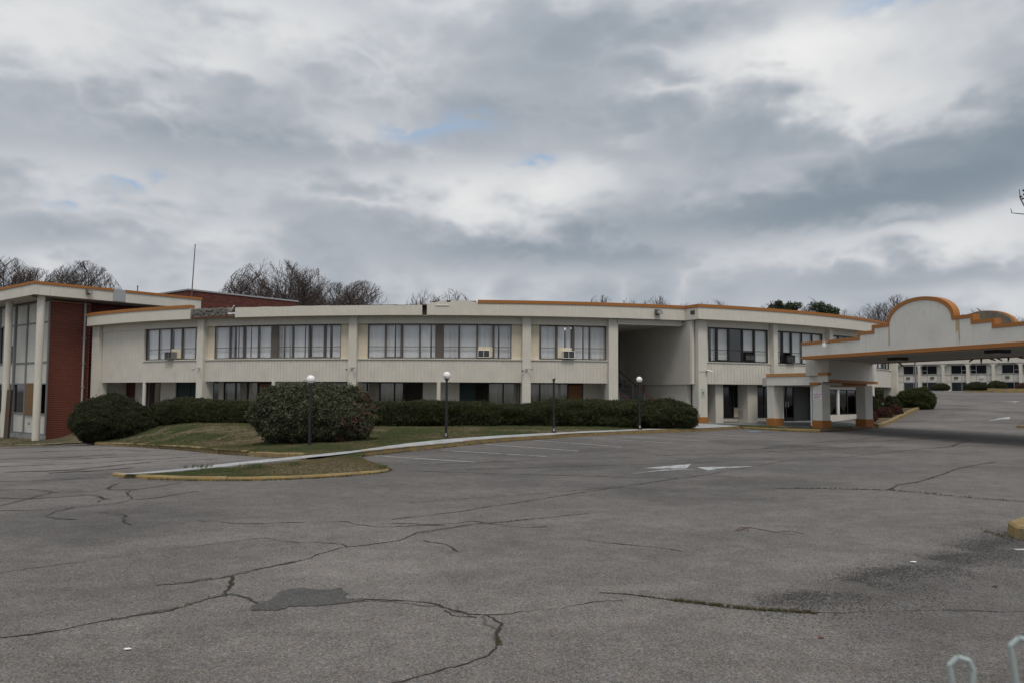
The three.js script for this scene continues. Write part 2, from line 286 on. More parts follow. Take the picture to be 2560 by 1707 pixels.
/* ------------------------------------------------------------------ the lie of the land */
const C0 = [-3.3, -82.5];                                    // centre of the motel's curve
const D2R = Math.PI / 180;
function ring(t, r, y) { return V(C0[0] + r * Math.sin(t * D2R), y, C0[1] + r * Math.cos(t * D2R)); }
function land(x, z) {
  const ax = x + 5.56, az = z + 21.4, along = ax * -0.59 + az * -0.807, q = ax * 0.807 - az * 0.59;      // lower lot on the left
  let h = -1.0 * clamp(along / 25.8, 0, 1.5) * (1 - sstep(0, 4.2, q));
  const R = [[-44, 0], [-60, 0.75], [-78, 1.5], [-98, 2.2], [-112, 2.38], [-145, 2.45], [-3000, 2.5]];    // drive climbing on the right
  let up = 0; for (let i = 0; i + 1 < R.length; i++) if (z < R[i][0] && z >= R[i + 1][0]) up = R[i][1] + (R[i + 1][1] - R[i][1]) * (R[i][0] - z) / (R[i][0] - R[i + 1][0]);
  h += up * sstep(18, 31, x + Math.max(0, -z - 70) * 0.4);
  return h;
}
function axis(fine0, fine1, df, lim0, lim1) {
  const a = []; for (let v = fine0; v <= fine1 + 1e-6; v += df) a.push(v);
  let d = df; let v = fine1; while (v < lim1) { d = Math.min(d * 1.16, 60); v += d; a.push(Math.min(v, lim1)); }
  d = df; v = fine0; while (v > lim0) { d = Math.min(d * 1.16, 60); v -= d; a.unshift(Math.max(v, lim0)); }
  return a;
}
function sheet(xs, zs, hf, cf) {
  const nx = xs.length, nz = zs.length, p = new Float32Array(nx * nz * 3), c = new Float32Array(nx * nz * 3), u = new Float32Array(nx * nz * 2), idx = [];
  for (let j = 0; j < nz; j++) for (let i = 0; i < nx; i++) {
    const k = j * nx + i; p.set([xs[i], hf(xs[i], zs[j]), zs[j]], k * 3); c.set(cf(xs[i], zs[j]), k * 3); u.set([xs[i], zs[j]], k * 2);
    if (i + 1 < nx && j + 1 < nz) idx.push(k, k + nx, k + 1, k + 1, k + nx, k + nx + 1);
  }
  const g = new THREE.BufferGeometry(); g.setAttribute('position', new THREE.BufferAttribute(p, 3)); g.setAttribute('color', new THREE.BufferAttribute(c, 3)); g.setAttribute('uv', new THREE.BufferAttribute(u, 2)); g.setIndex(idx); g.computeVertexNormals(); return g;
}
{
  const at = rep(asphaltT, 0.2), mat = new THREE.MeshStandardMaterial({ map: at, vertexColors: true, roughness: 0.92, bumpMap: rep(asphaltB, 0.4), bumpScale: 0.005 });
  const g = sheet(axis(-28, 36, 0.25, -900, 900), axis(-62, -2.5, 0.25, -1500, 200), land, (x, z) => {
    const big = fbm(x * 0.09 + 4, z * 0.09, 4, 3), med = fbm(x * 0.6, z * 0.6, 4, 13), fine = fbm(x * 2.6, z * 2.6, 3, 23);
    let k = 0.60 + 0.46 * (big - 0.5) + 0.30 * (med - 0.5) + 0.16 * (fine - 0.5);
    // old oil and tyre dirt: a ragged band across the right foreground, and traffic lanes
    const e = z + 7.0 + (x - 2.15) * 0.8 + (fbm(x * 0.9, z * 0.9, 4, 43) - 0.5) * 1.3;
    const band = sstep(0.7, 0.0, Math.abs(e - 0.1)) * sstep(1.6, 2.6, x) * sstep(7.5, 5.8, x), below = sstep(-0.2, 0.5, e) * sstep(4.2, 2.2, e) * sstep(1.8, 3.2, x);
    k *= 1 - 0.22 * band * (0.5 + fine) - 0.22 * below * (0.5 + med);
    const lane = sstep(0.5, 0.68, fbm(x * 0.16 + z * 0.05, z * 0.5, 3, 63)); k *= 1 - 0.10 * lane;
    const oil = sstep(0.60, 0.74, fbm(x * 0.35 + 9, z * 0.35, 5, 83)); k *= 1 - 0.26 * oil; const pale = sstep(0.58, 0.7, fbm(x * 0.22 + 40, z * 0.6, 5, 183)); k *= 1 + 0.12 * pale;
    const lower = sstep(-7, -10, x) * sstep(-15, -19, z); k *= 1 + 0.16 * lower;
    const w = 0.02 * (fbm(x * 0.2, z * 0.2, 3, 93) - 0.5);
    k *= 0.80; return [k * (1.03 + w), k * 0.965, k * (0.92 - w)];
  });
  const m = new THREE.Mesh(g, mat); m.name = 'parking_lot'; structure(m); scene.add(m);
}
/* ------------------------------------------------------------------ kerbs, pavement, lawns */
function resample(poly, step) {
  const out = []; let L = 0; const seg = []; for (let i = 0; i + 1 < poly.length; i++) { const l = Math.hypot(poly[i + 1][0] - poly[i][0], poly[i + 1][1] - poly[i][1]); seg.push(l); L += l; }
  const n = Math.max(1, Math.round(L / step));
  for (let k = 0; k <= n; k++) { let d = L * k / n, i = 0; while (i < seg.length - 1 && d > seg[i]) d -= seg[i++]; const t = clamp(d / seg[i], 0, 1); out.push([poly[i][0] + (poly[i + 1][0] - poly[i][0]) * t, poly[i][1] + (poly[i + 1][1] - poly[i][1]) * t]); }
  return out;
}
function smooth(poly, k = 2) { for (let q = 0; q < k; q++) { const o = [poly[0]]; for (let i = 0; i + 1 < poly.length; i++) { const a = poly[i], b = poly[i + 1]; o.push([a[0] * .75 + b[0] * .25, a[1] * .75 + b[1] * .25], [a[0] * .25 + b[0] * .75, a[1] * .25 + b[1] * .75]); } o.push(poly[poly.length - 1]); poly = o; } return poly; }
// poly: foot of the face towards the asphalt; the kerb's body lies on its left when walking along it
function kerb(poly, width, height, seed, mat = M.kerb, hf) {
  const g = new THREE.Group(); g.name = numbered('kerb'); g.userData = { kind: 'structure' }; scene.add(g);
  const pts = resample(poly, 0.4), r = rng(seed), per = 7; let u = 0;
  for (let s = 0; s < pts.length - 1; s += per) {
    const mb = new MB(), e = Math.min(pts.length - 1, s + per), dy = (r() - 0.5) * 0.02, dn = (r() - 0.5) * 0.03; let prev = null;
    for (let i = s; i <= e; i++) {
      const a = pts[Math.max(0, i - 1)], b = pts[Math.min(pts.length - 1, i + 1)], l = Math.hypot(b[0] - a[0], b[1] - a[1]), tx = (b[0] - a[0]) / l, tz = (b[1] - a[1]) / l, nx = tz, nz = -tx;
      const gap = i === e ? -0.012 : 0, x = pts[i][0] + tx * gap, z = pts[i][1] + tz * gap, hh = (hf ? hf(i / (pts.length - 1)) : height) * (1 + (r() - 0.5) * 0.10) + dy, y0 = land(x, z), j = dn + (r() - 0.5) * 0.012;
      const Q = (d, y) => V(x + nx * (d + j), y0 + y, z + nz * (d + j)); const sec = [Q(0, -0.2), Q(0.012, hh - 0.03), Q(0.04, hh), Q(width - 0.02, hh + 0.004), Q(width, hh - 0.02), Q(width, -0.2)], v = [0, .3, .34, .34 + width, .36 + width, .6 + width];
      if (prev) { for (let k = 0; k < 5; k++) mb.quad(prev[k], sec[k], sec[k + 1], prev[k + 1], [[u, v[k]], [u + 0.4, v[k]], [u + 0.4, v[k + 1]], [u, v[k + 1]]]); }
      if (i === s || i === e) { mb.quad(sec[0], sec[1], sec[4], sec[5]); mb.quad(sec[1], sec[2], sec[3], sec[4]); }
      prev = sec; u += 0.4;
    }
    mb.to(g, 'kerb_stone', mat);
  }
  return g;
}
function ruled(A, B, n, m, hf, cf) {
  const a = resample(A, 0.01).length, at = (P, t) => { const q = at.c.get(P); const k = t * (q.length - 1), i = Math.min(q.length - 2, Math.floor(k)), f = k - i; return [q[i][0] + (q[i + 1][0] - q[i][0]) * f, q[i][1] + (q[i + 1][1] - q[i][1]) * f]; };
  at.c = new Map([[A, resample(A, 0.2)], [B, resample(B, 0.2)]]);
  const p = new Float32Array((n + 1) * (m + 1) * 3), c = new Float32Array(p.length), uv = new Float32Array((n + 1) * (m + 1) * 2), idx = [];
  for (let i = 0; i <= n; i++) for (let j = 0; j <= m; j++) {
    const P = at(A, i / n), Q = at(B, i / n), t = j / m, x = P[0] + (Q[0] - P[0]) * t, z = P[1] + (Q[1] - P[1]) * t, k = i * (m + 1) + j;
    p.set([x, hf(x, z, t), z], k * 3); c.set(cf(x, z), k * 3); uv.set([x, z], k * 2);
    if (i < n && j < m) idx.push(k, k + 1, k + m + 1, k + 1, k + m + 2, k + m + 1);
  }
  const g = new THREE.BufferGeometry(); g.setAttribute('position', new THREE.BufferAttribute(p, 3)); g.setAttribute('color', new THREE.BufferAttribute(c, 3)); g.setAttribute('uv', new THREE.BufferAttribute(uv, 2)); g.setIndex(idx); g.computeVertexNormals();
  g.userData.at = (t, s) => { const P = at(A, t), Q = at(B, t); return [P[0] + (Q[0] - P[0]) * s, P[1] + (Q[1] - P[1]) * s]; };
  return g;
}
const llKerb = [[-5.0, -20.95], [-8.69, -25.76], [-11.99, -30.82], [-15.97, -36.2], [-20.9, -42.3]];
const walkL = [[-7.75, -16.55], [-7.05, -17.4], [-6.6, -18.5], [-5.95, -19.6], [-5.35, -20.5], [-4.95, -21.3], [-4.4, -22.6], [-3.57, -25.4], [-2.36, -28.65], [-0.76, -31.2], [1.62, -33.9], [3.2, -35.7], [5.85, -38.0], [8.3, -41.0], [9.3, -43.5], [9.6, -47.2]];
const walkR = [[-7.35, -16.55], [-6.75, -17.3], [-6.1, -18.4], [-5.5, -19.4], [-4.95, -20.3], [-4.4, -21.2], [-3.94, -22.6], [-3.35, -23.9], [-2.15, -26.2], [-0.71, -29.28], [1.55, -32.15], [2.46, -33.56], [5.31, -36.47], [9.0, -39.43], [10.65, -41.51], [11.64, -42.56]];
const islandFoot = [[-8.0, -16.95], [-7.22, -16.42], [-5.98, -16.14], [-4.9, -16.23], [-3.76, -16.77], [-2.84, -17.73], [-2.58, -18.4], [-2.85, -19.2], [-3.7, -20.6], [-4.2, -21.4]];
// pavement running up to the motel
{
  const rise = (x, z) => land(x, z) + 0.085 + 0.055 * sstep(-17.0, -21.5, z);
  const m = new THREE.Mesh(ruled(smooth(walkL), smooth(walkR), 120, 4, rise, () => [1, 1, 1]), M.walk); m.material.side = THREE.DoubleSide; m.name = 'pavement'; structure(m); scene.add(m);
}
kerb(smooth(walkR.slice(6)).map(p => p), 0.17, 0.14, 11);
kerb([[-20.9, -42.3], [-15.97, -36.2], [-11.99, -30.82], [-8.69, -25.76], [-5.35, -21.45]], 0.17, 0.15, 12);
kerb(smooth(islandFoot).slice(0, 27), 0.13, 0.09, 13, M.kerb, t => 0.075 - 0.02 * sstep(0.75, 1, t));
// grass ground: straw, bare soil and green in patches
const soil = (x, z, dry) => {
  const a = fbm(x * 0.5, z * 0.5, 4, 301), b = fbm(x * 2.2, z * 2.2, 4, 311), c = fbm(x * 9, z * 9, 2, 321);
  const g = sstep(0.28, 0.74, a + (b - 0.5) * 0.6 - dry), k = 0.75 + 0.5 * c;
  return [(0.135 * (1 - g) + 0.055 * g) * k, (0.105 * (1 - g) + 0.070 * g) * k, (0.062 * (1 - g) + 0.026 * g) * k];
};
const groundMat = new THREE.MeshStandardMaterial({ vertexColors: true, roughness: 1, side: THREE.DoubleSide, bumpMap: rep(stuccoB, 2), bumpScale: 0.02 });
const lawnTop = (x, z) => land(x, z) + 0.12 + 0.05 * (fbm(x * 0.7, z * 0.7, 3, 331) - 0.5);
const lawnA = [[-5.45, -21.55], [-8.83, -25.67], [-12.13, -30.73], [-16.1, -36.1], [-20.95, -42.2], [-22.5, -44.6], [-24.2, -47.2]];
const lawnB = smooth(walkL.slice(5, 15));
const lawnG = ruled(lawnA.map(p => [p[0] + 0.1, p[1] - 0.07]), lawnB, 130, 70, lawnTop, (x, z) => soil(x, z, 0.03));
{ const m = new THREE.Mesh(lawnG, groundMat); m.name = 'lawn'; structure(m); scene.add(m); }
const islTop = (x, z) => land(x, z) + 0.035 + 0.04 * sstep(-16.8, -19.5, z) + 0.04 * (fbm(x * 1.1, z * 1.1, 3, 341) - 0.5);
const islG = ruled(smooth(walkR.slice(0, 7)), smooth([[-7.42, -16.62], [-7.1, -16.52], [-5.98, -16.26], [-4.92, -16.34], [-3.82, -16.86], [-2.94, -17.8], [-2.65, -18.4], [-2.9, -19.2], [-3.7, -20.6], [-4.0, -22.4]]), 70, 40, islTop, (x, z) => soil(x, z, 0.13));
{ const m = new THREE.Mesh(islG, groundMat); m.name = 'island_ground'; structure(m); scene.add(m); }
// verge in front of the brick block
const vergeA = [[-34, -32.6], [-28, -38.5], [-25.1, -41.5], [-24.4, -42.3], [-23.75, -43.1], [-23.7, -45], [-23.4, -47.6]], vergeB = [[-48, -66], [-40, -61.5], [-34.5, -57.6], [-30.2, -54.0], [-29.6, -54.9], [-28.7, -56.4], [-26.0, -57.5]];
const vergeG = ruled(vergeA, vergeB, 60, 16, (x, z) => land(x, z) + 0.06 + 0.04 * fbm(x, z, 3, 351), (x, z) => soil(x, z, 0.1));
{ const m = new THREE.Mesh(vergeG, groundMat); m.name = 'verge'; structure(m); scene.add(m); }
kerb(vergeA, 0.3, 0.08, 14, std(0.50, 0.42, 0.27, 0.95, { map: rep(concreteT, 1) }));
// strip before the entrance and the bed by the drive
const entryFoot = [[11.64, -42.56], [12.31, -41.16], [13.04, -39.6], [13.79, -39.02], [14.34, -39.1], [15.42, -39.9], [16.6, -41.0], [18.4, -43.2], [19.3, -44.3]];
kerb(smooth(entryFoot.slice(0, 5)), 0.16, 0.12, 15);
const bareKerb = std(0.21, 0.12, 0.075, 0.95, { map: rep(concreteT, 1) });
kerb(smooth(entryFoot.slice(4)), 0.16, 0.11, 16, bareKerb);
const bedFoot = [[19.3, -44.3], [22.52, -49.9], [24.97, -53.94], [27.2, -57.3], [29.2, -60.2]];
kerb(bedFoot, 0.24, 0.2, 17);
const stripG = ruled(smooth(entryFoot.slice(0, 7)).map(p => [p[0] + 0.0, p[1] - 0.12]), [[10.9, -45.0], [12.2, -44.0], [13.3, -43.2], [14.6, -42.0], [15.6, -41.3], [17.0, -42.0]], 30, 8, (x, z) => land(x, z) + 0.105, (x, z) => soil(x, z, 0));
{ const m = new THREE.Mesh(stripG, groundMat); m.name = 'entry_grass_strip'; structure(m); scene.add(m); }
{ // paved terrace under the entrance
  const mb = new MB(); mb.prism([[9.2, -43.6], [12.2, -43.9], [14.7, -41.9], [15.6, -41.2], [17.0, -41.7], [19.2, -44.4], [20.6, -47], [22, -52.5], [18, -50.5], [14, -48.6], [9.3, -47.5]], -0.2, 0.1);
  structure(mb.to(scene, 'terrace', M.stairs));
}
const bedG = ruled(bedFoot.map(p => [p[0] - 0.2, p[1]]).concat([[30.6, -61]]), [[20.0, -47.2], [21.5, -51.5], [24.2, -56.2], [27.8, -60.6], [29.5, -63.5]], 30, 10, (x, z) => land(x, z) + 0.16, (x, z) => soil(x, z, 0.2));
{ const m = new THREE.Mesh(bedG, groundMat); m.name = 'planting_bed'; structure(m); scene.add(m); }
// raised kerb at the right edge of the lot
kerb([[9.6, -9.1], [7.2, -9.35], [6.0, -9.95], [6.08, -10.45], [6.9, -11.3], [9.6, -13.2]].reverse(), 0.42, 0.155, 18);
{ const g = ruled([[9.6, -9.7], [7.4, -9.85], [6.5, -10.2], [6.5, -10.5], [7.1, -11.2], [9.5, -12.8]], [[13, -10.5], [12, -11], [11, -11], [11, -11.3], [11, -12], [11, -13]], 24, 16, (x, z) => 0.11 + 0.06 * fbm(x, z, 3, 5), (x, z) => soil(x, z, 0)); const m = new THREE.Mesh(g, groundMat); m.name = 'side_lawn'; structure(m); scene.add(m); lawnG.userData.side = g; }
// islands far up the drive
kerb([[54.5, -101], [57, -98.5], [62, -97.5], [72, -98], [86, -100]].reverse(), 0.4, 0.16, 19);
{ const mb = new MB(); mb.prism([[54.9, -101.2], [57.2, -98.8], [62, -97.8], [86, -100.4], [84, -112], [62, -110]], 2.0, 2.33); structure(mb.to(scene, 'far_pavement', M.walk)); }
kerb([[57.0, -100.6], [58.4, -99.6], [63, -99.2]].reverse(), 0.4, 0.42, 20);
kerb([[27.1, -45.2], [27.8, -44.6], [31, -43.6]].reverse(), 0.2, 0.12, 21);
{ const mb = new MB(); mb.prism([[27.4, -45.3], [31, -43.8], [33.5, -46.4], [30, -47.6]], -0.1, 0.14); structure(mb.to(scene, 'drive_island', groundMatPlain())); }
function groundMatPlain() { return std(0.075, 0.08, 0.035, 1, { bumpMap: rep(stuccoB, 2), bumpScale: 0.02 }); }

/* ------------------------------------------------------------------ cracks, patches, painted marks */
function ribbon(mb, poly, w, seed, lift = 0.004, rough = 0.02, step = 0.05) {
  const r = rng(seed), pts = resample(poly, step); let dx = 0, dz = 0; const L = [], R = [];
  for (let i = 0; i < pts.length; i++) {
    const a = pts[Math.max(0, i - 1)], b = pts[Math.min(pts.length - 1, i + 1)], l = Math.hypot(b[0] - a[0], b[1] - a[1]) || 1, nx = (b[1] - a[1]) / l, nz = -(b[0] - a[0]) / l;
    dx = dx * 0.8 + (r() - 0.5) * rough; dz = dz * 0.8 + (r() - 0.5) * rough;
    const x = pts[i][0] + dx, z = pts[i][1] + dz, ww = w * (0.35 + 1.1 * vnoise(i * 0.22, seed, 5)) * (0.55 + 0.9 * r()), y = land(x, z) + lift;
    L.push(V(x + nx * ww, y, z + nz * ww)); R.push(V(x - nx * ww, y, z - nz * ww));
  }
  for (let i = 0; i + 1 < pts.length; i++) mb.quad(L[i], R[i], R[i + 1], L[i + 1], [[0, 0], [0, 0], [0, 0], [0, 0]]);
}
const cracks = {
  a: [0.014, [[-4.4, -5.7], [-3.52, -5.91], [-3.33, -5.98], [-3.2, -6.11], [-3.12, -6.25], [-3.01, -6.35], [-2.87, -6.46], [-2.71, -6.56], [-2.6, -6.74], [-2.53, -6.97], [-2.44, -7.12], [-2.37, -7.18]]],
  b: [0.020, [[-2.37, -7.18], [-2.43, -7.4], [-2.48, -7.61], [-2.56, -7.85]]],
  c: [0.014, [[-3.1, -7.48], [-2.89, -7.57], [-2.73, -7.73], [-2.57, -7.86], [-2.52, -8.06], [-2.33, -8.32], [-2.14, -8.59], [-2.02, -8.91], [-1.81, -9.35], [-1.53, -9.56], [-1.27, -9.77], [-1.22, -10.12], [-1.13, -10.35], [-0.86, -10.64], [-0.64, -10.93], [-0.28, -11.16], [0.4, -11.6], [1.1, -12.1]]],
  d: [0.006, [[-6, -6.8], [-4.77, -7.97], [-4.38, -8.39], [-3.95, -8.86], [-3.46, -9.36], [-2.89, -9.95]]],
  e: [0.008, [[-2.89, -9.95], [-2.61, -9.74], [-2.41, -9.64], [-2.14, -9.65], [-1.9, -9.54], [-1.81, -9.35]]],
  f: [0.013, [[-2.37, -7.18], [-2.25, -7.11], [-2.12, -6.96], [-1.97, -6.83], [-1.83, -6.8], [-1.66, -6.89], [-1.47, -6.98], [-1.27, -7.06], [-1.04, -6.99], [-0.83, -6.98], [-0.68, -6.95], [-0.56, -6.83], [-0.45, -6.7], [-0.33, -6.59], [-0.19, -6.56]]],
  g: [0.012, [[-0.19, -6.57], [-0.11, -6.43], [-0.07, -6.28], [-0.08, -6.12], [-0.1, -5.98], [-0.09, -5.88], [-0.08, -5.78], [-0.1, -5.61], [-0.2, -5.48], [-0.36, -5.32], [-0.5, -5.18], [-0.64, -5.04], [-1.0, -4.6], [-1.2, -4.0]]],
  h: [0.008, [[-0.19, -6.57], [0.01, -6.63], [0.4, -6.8], [0.65, -7.0], [0.9, -7.05]]],
  h2: [0.007, [[-0.5, -6.72], [-0.42, -6.55], [-0.25, -6.5]]],
  i: [0.010, [[-4.15, -11.2], [-3.44, -10.95], [-2.69, -11.11], [-2.18, -11.22], [-1.96, -10.95], [-1.68, -10.8], [-1.3, -10.89], [-0.86, -10.96]]],
  j: [0.010, [[-1.56, -11.11], [-1.03, -10.99], [-0.71, -11.15], [-0.51, -11.34], [-0.3, -11.07], [0.2, -10.8], [0.5, -10.9]]],
  k: [0.009, [[-1.6, -11.4], [-0.92, -12.04], [0.02, -13.15], [0.8, -14.1], [1.58, -15.09]]],
  l: [0.012, [[-5.81, -11.94], [-5.52, -11.85], [-5.24, -11.55], [-5.05, -11.07], [-4.83, -10.77]]],
  m: [0.013, [[-5.75, -11.23], [-6.08, -11.31], [-6.31, -11.5], [-6.41, -11.81], [-6.4, -12.37], [-6.2, -12.66], [-6.03, -12.87], [-5.95, -13.26], [-5.63, -13.64], [-5.51, -14.05], [-5.34, -14.47]]],
  n: [0.015, [[-6.17, -15.82], [-6.38, -15.08], [-6.54, -14.56], [-6.98, -14.71], [-7.22, -15.21], [-7.25, -15.57]]],
  o: [0.012, [[-6.54, -14.56], [-6.43, -14.25], [-6.0, -13.4]]], p: [0.013, [[-6.65, -13.59], [-6.43, -13.38], [-6.32, -12.98]]],
  q: [0.012, [[-9.5, -11.8], [-7.56, -12.55], [-7.61, -13.32], [-7.68, -14.19], [-7.19, -14.37]]], r: [0.010, [[-1.02, -9.8], [-0.72, -9.56], [-0.63, -9.23], [-0.53, -9.11]]],
  s: [0.016, [[-12, -15.2], [-9.54, -15.82], [-8.86, -16.06], [-7.99, -16.82]]],
  q2: [0.012, [[-8.8, -13.6], [-7.6, -13.3], [-6.9, -13.9], [-6.3, -13.3]]], q3: [0.010, [[-8.6, -12.6], [-7.5, -12.0], [-6.4, -12.1]]], q4: [0.012, [[-9.8, -14.2], [-8.3, -14.6], [-7.6, -14.2]]],
  t: [0.014, [[0.77, -7.33], [1.0, -7.29], [1.2, -7.15], [1.36, -7.04], [1.55, -6.96], [1.73, -6.86], [1.93, -6.78], [2.13, -6.73], [2.36, -6.68]]],
  u: [0.006, [[2.36, -6.68], [2.84, -6.75], [3.43, -6.79], [4.07, -6.77], [5.5, -6.7]]],
  v: [0.016, [[4.83, -15.52], [5.73, -15.45], [6.8, -15.28], [7.24, -14.84], [7.51, -14.46], [7.9, -14.06], [8.6, -13.5]]],
  w: [0.020, [[6.8, -15.28], [7.36, -16.15], [8.04, -16.77], [8.74, -17.6], [9.38, -18.42], [10.22, -19.55], [11.43, -20.86], [12.65, -22.05]]],
  x: [0.014, [[1.58, -15.09], [2.27, -15.87], [3.14, -16.9], [4.21, -18.09], [5.42, -19.7], [7.61, -22.56], [9.16, -23.32], [10.39, -24.45], [14, -28]]],
  y: [0.009, [[4.16, -17.89], [5.1, -17.2], [5.84, -16.61]]], z: [0.007, [[0.9, -9.9], [1.32, -9.63], [1.65, -9.44], [1.84, -9.21]]],
  aa: [0.016, [[-1, -18.9], [2.12, -20.2], [3.97, -20.85], [5.28, -21.5], [7.17, -22.53]]], bb: [0.02, [[-1.8, -20.3], [0.4, -21.5], [2.36, -22.46], [3.35, -22.73]]],
  cc: [0.035, [[13.78, -27.57], [14.91, -28.61], [16.41, -30.85], [17.72, -32.53], [18.01, -34.54], [16.76, -34.26]]], dd: [0.03, [[6.91, -26.08], [9.08, -27.59], [10.98, -29.54], [15.33, -32.77], [18, -35]]],
  ee: [0.014, [[-2.3, -18.6], [-0.5, -18.0], [1.6, -17.6], [3.4, -17.2]]], ff: [0.008, [[-1.6, -13.2], [0.4, -14.4], [1.9, -15.6]]], gg: [0.03, [[8, -27], [12, -31.5], [16, -35.5]]], hh: [0.025, [[4, -23.5], [8, -25.6], [12.5, -28.4]]]
};
{
  const crumb = new MB(), rc = rng(19); for (const k in cracks) { const q = resample(cracks[k][1], 0.5); for (let i = 0; i + 1 < q.length; i++) if (rc() < 0.4) ribbon(crumb, [q[i], q[i + 1]], cracks[k][0] * (0.7 + 1.0 * rc()), Math.floor(rc() * 9999), 0.003, 0.05, 0.04); }
  const mcr = crumb.to(scene, 'crack_crumble', M.crumble); mcr.userData = { kind: 'stuff', label: 'loose darker crumbs along the edges of the asphalt cracks', category: 'dirt' };
  const mb = new MB(); let s = 1; for (const k in cracks) ribbon(mb, cracks[k][1], cracks[k][0] * (cracks[k][1][0][1] < -9 ? 1.15 : 0.7), ++s * 13, 0.004, 0.035);
  const m = mb.to(scene, 'asphalt_crack', M.crack); m.userData = { kind: 'stuff', label: 'dark branching cracks running across the worn grey asphalt', category: 'crack' };
  const jb = new MB(); // joints of the lower lot, full of dirt and dead weeds
  const J = [[[-20.5, -29.2], [-17.92, -31.85], [-15.9, -32.4], [-14.9, -33.4]], [[-16.2, -23.4], [-13.5, -25.0], [-13.2, -28.2]], [[-14, -22.6], [-12.35, -24.22], [-10.82, -26.62], [-9.45, -27.3]], [[-12.6, -19.8], [-10.73, -21.05], [-9.76, -22.86], [-9.0, -25.0]], [[-10.6, -17.6], [-9.34, -18.34], [-9.11, -21.35], [-7.76, -22.45]], [[-9.6, -17.5], [-8.85, -18.04], [-8.4, -18.9]], [[-18.5, -32.3], [-16.1, -33.8], [-13.2, -30.6]], [[-26, -34.5], [-23.2, -38.2], [-20.5, -39.2]]];
  for (const q of J) ribbon(jb, q, 0.055, ++s * 7, 0.008, 0.06, 0.08);
  const mj = jb.to(scene, 'joint_dirt', M.joint); mj.userData = { kind: 'stuff', label: 'rows of dirt and dead weeds in the joints of the lower lot', category: 'dirt' };
}
{ // dark grit and old oil caked on the right foreground
  const r = rng(91), list = [], fl = new MB(); for (let k = 0; k < 7; k++) { const a = k / 7 * 6.283, b = (k + 1) / 7 * 6.283, q = i => 0.7 + 0.5 * hash(i % 7, 3, 1); fl.tri(V(0, 0, 0), V(Math.cos(b) * q(k + 1), 0, Math.sin(b) * q(k + 1)), V(Math.cos(a) * q(k), 0, Math.sin(a) * q(k)), [0, 0], [0, 0], [0, 0]); }
  for (let k = 0; k < 60000; k++) { const t = r(), x = 1.9 + 4.6 * t, o = (r() + r() + r() - 1.5), z = -6.85 - (x - 2.0) * 0.8 + o * (0.25 + 0.5 * t) + (o > 0 ? o * 0.9 * r() : 0), d = fbm(x * 1.7, z * 1.7, 4, 71); if (d < 0.32 + 0.3 * r() || r() > 0.5 * sstep(2.0, 3.4, x + 0.5 * d)) continue; const c = 0.030 + 0.035 * r(); list.push([x, 0.0025 + 0.002 * r(), z, 0.0025 + 0.0055 * r(), c, c * 0.93, c * 0.88]); }
  const m = new THREE.InstancedMesh(fl.geometry(), std(1, 1, 1, 1), list.length), tm = new THREE.Matrix4(), tq = new THREE.Quaternion(), te = new THREE.Euler(), tc = new THREE.Color(); list.forEach((p, i) => { te.set(0, r() * 6.28, 0); m.setMatrixAt(i, tm.compose(V(p[0], p[1], p[2]), tq.setFromEuler(te), V(p[3], 1, p[3]))); m.setColorAt(i, tc.setRGB(p[4], p[5], p[6])); });
  m.name = 'dark_grit'; m.userData = { kind: 'stuff', label: 'dark caked grit in a streak across the right foreground asphalt', category: 'dirt' }; scene.add(m);
}
{ // fresh tar patch
  const out = [[-2.01, -6.66], [-2.06, -6.76], [-2.01, -6.92], [-1.95, -6.99], [-1.97, -7.2], [-1.95, -7.33], [-1.82, -7.42], [-1.62, -7.34], [-1.47, -7.43], [-1.38, -7.2], [-1.36, -7.06], [-1.18, -7.0], [-1.33, -6.9], [-1.55, -6.8], [-1.75, -6.78], [-1.8, -6.67]];
  const r = rng(8), P = resample([...out, out[0]], 0.03).slice(0, -1).map(p => [p[0] + (r() - 0.5) * 0.03, p[1] + (r() - 0.5) * 0.03]), mb = new MB(); mb.prism(P, 0.0015, 0.0065);
  structure(mb.to(scene, 'tar_patch', M.patch));
}
function markPoly(mb, P, lift = 0.006) { const pts = P.map(q => new THREE.Vector2(q[0], -q[1])); for (const t of THREE.ShapeUtils.triangulateShape(pts, [])) { const f = i => V(P[i][0], land(P[i][0], P[i][1]) + lift, P[i][1]), uv = i => P[i]; const a = f(t[0]), b = f(t[1]), c = f(t[2]); const up = (b.x - a.x) * (c.z - a.z) - (b.z - a.z) * (c.x - a.x) < 0; up ? mb.tri(a, b, c, uv(t[0]), uv(t[1]), uv(t[2])) : mb.tri(a, c, b, uv(t[0]), uv(t[2]), uv(t[1])); } }
const line = (a, b, w) => { const l = Math.hypot(b[0] - a[0], b[1] - a[1]), nx = (b[1] - a[1]) / l * w / 2, nz = -(b[0] - a[0]) / l * w / 2; return [[a[0] + nx, a[1] + nz], [b[0] + nx, b[1] + nz], [b[0] - nx, b[1] - nz], [a[0] - nx, a[1] - nz]]; };
for (const [a, b] of [[[-3.73, -22.9], [-0.9, -20.9]], [[-2.07, -25.2], [0.95, -22.95]], [[-0.85, -28.2], [2.0, -25.2]], [[0.82, -30.83], [3.6, -27.3]], [[2.8, -32.9], [5.6, -29.6]], [[4.5, -34.2], [7.2, -31.0]], [[6.4, -35.5], [9.0, -32.4]], [[8.2, -37.2], [10.6, -34.0]]]) {
  const mb = new MB(); markPoly(mb, line(a, b, 0.10)); const m = structure(mb.to(scene, 'parking_line', M.paint));
}
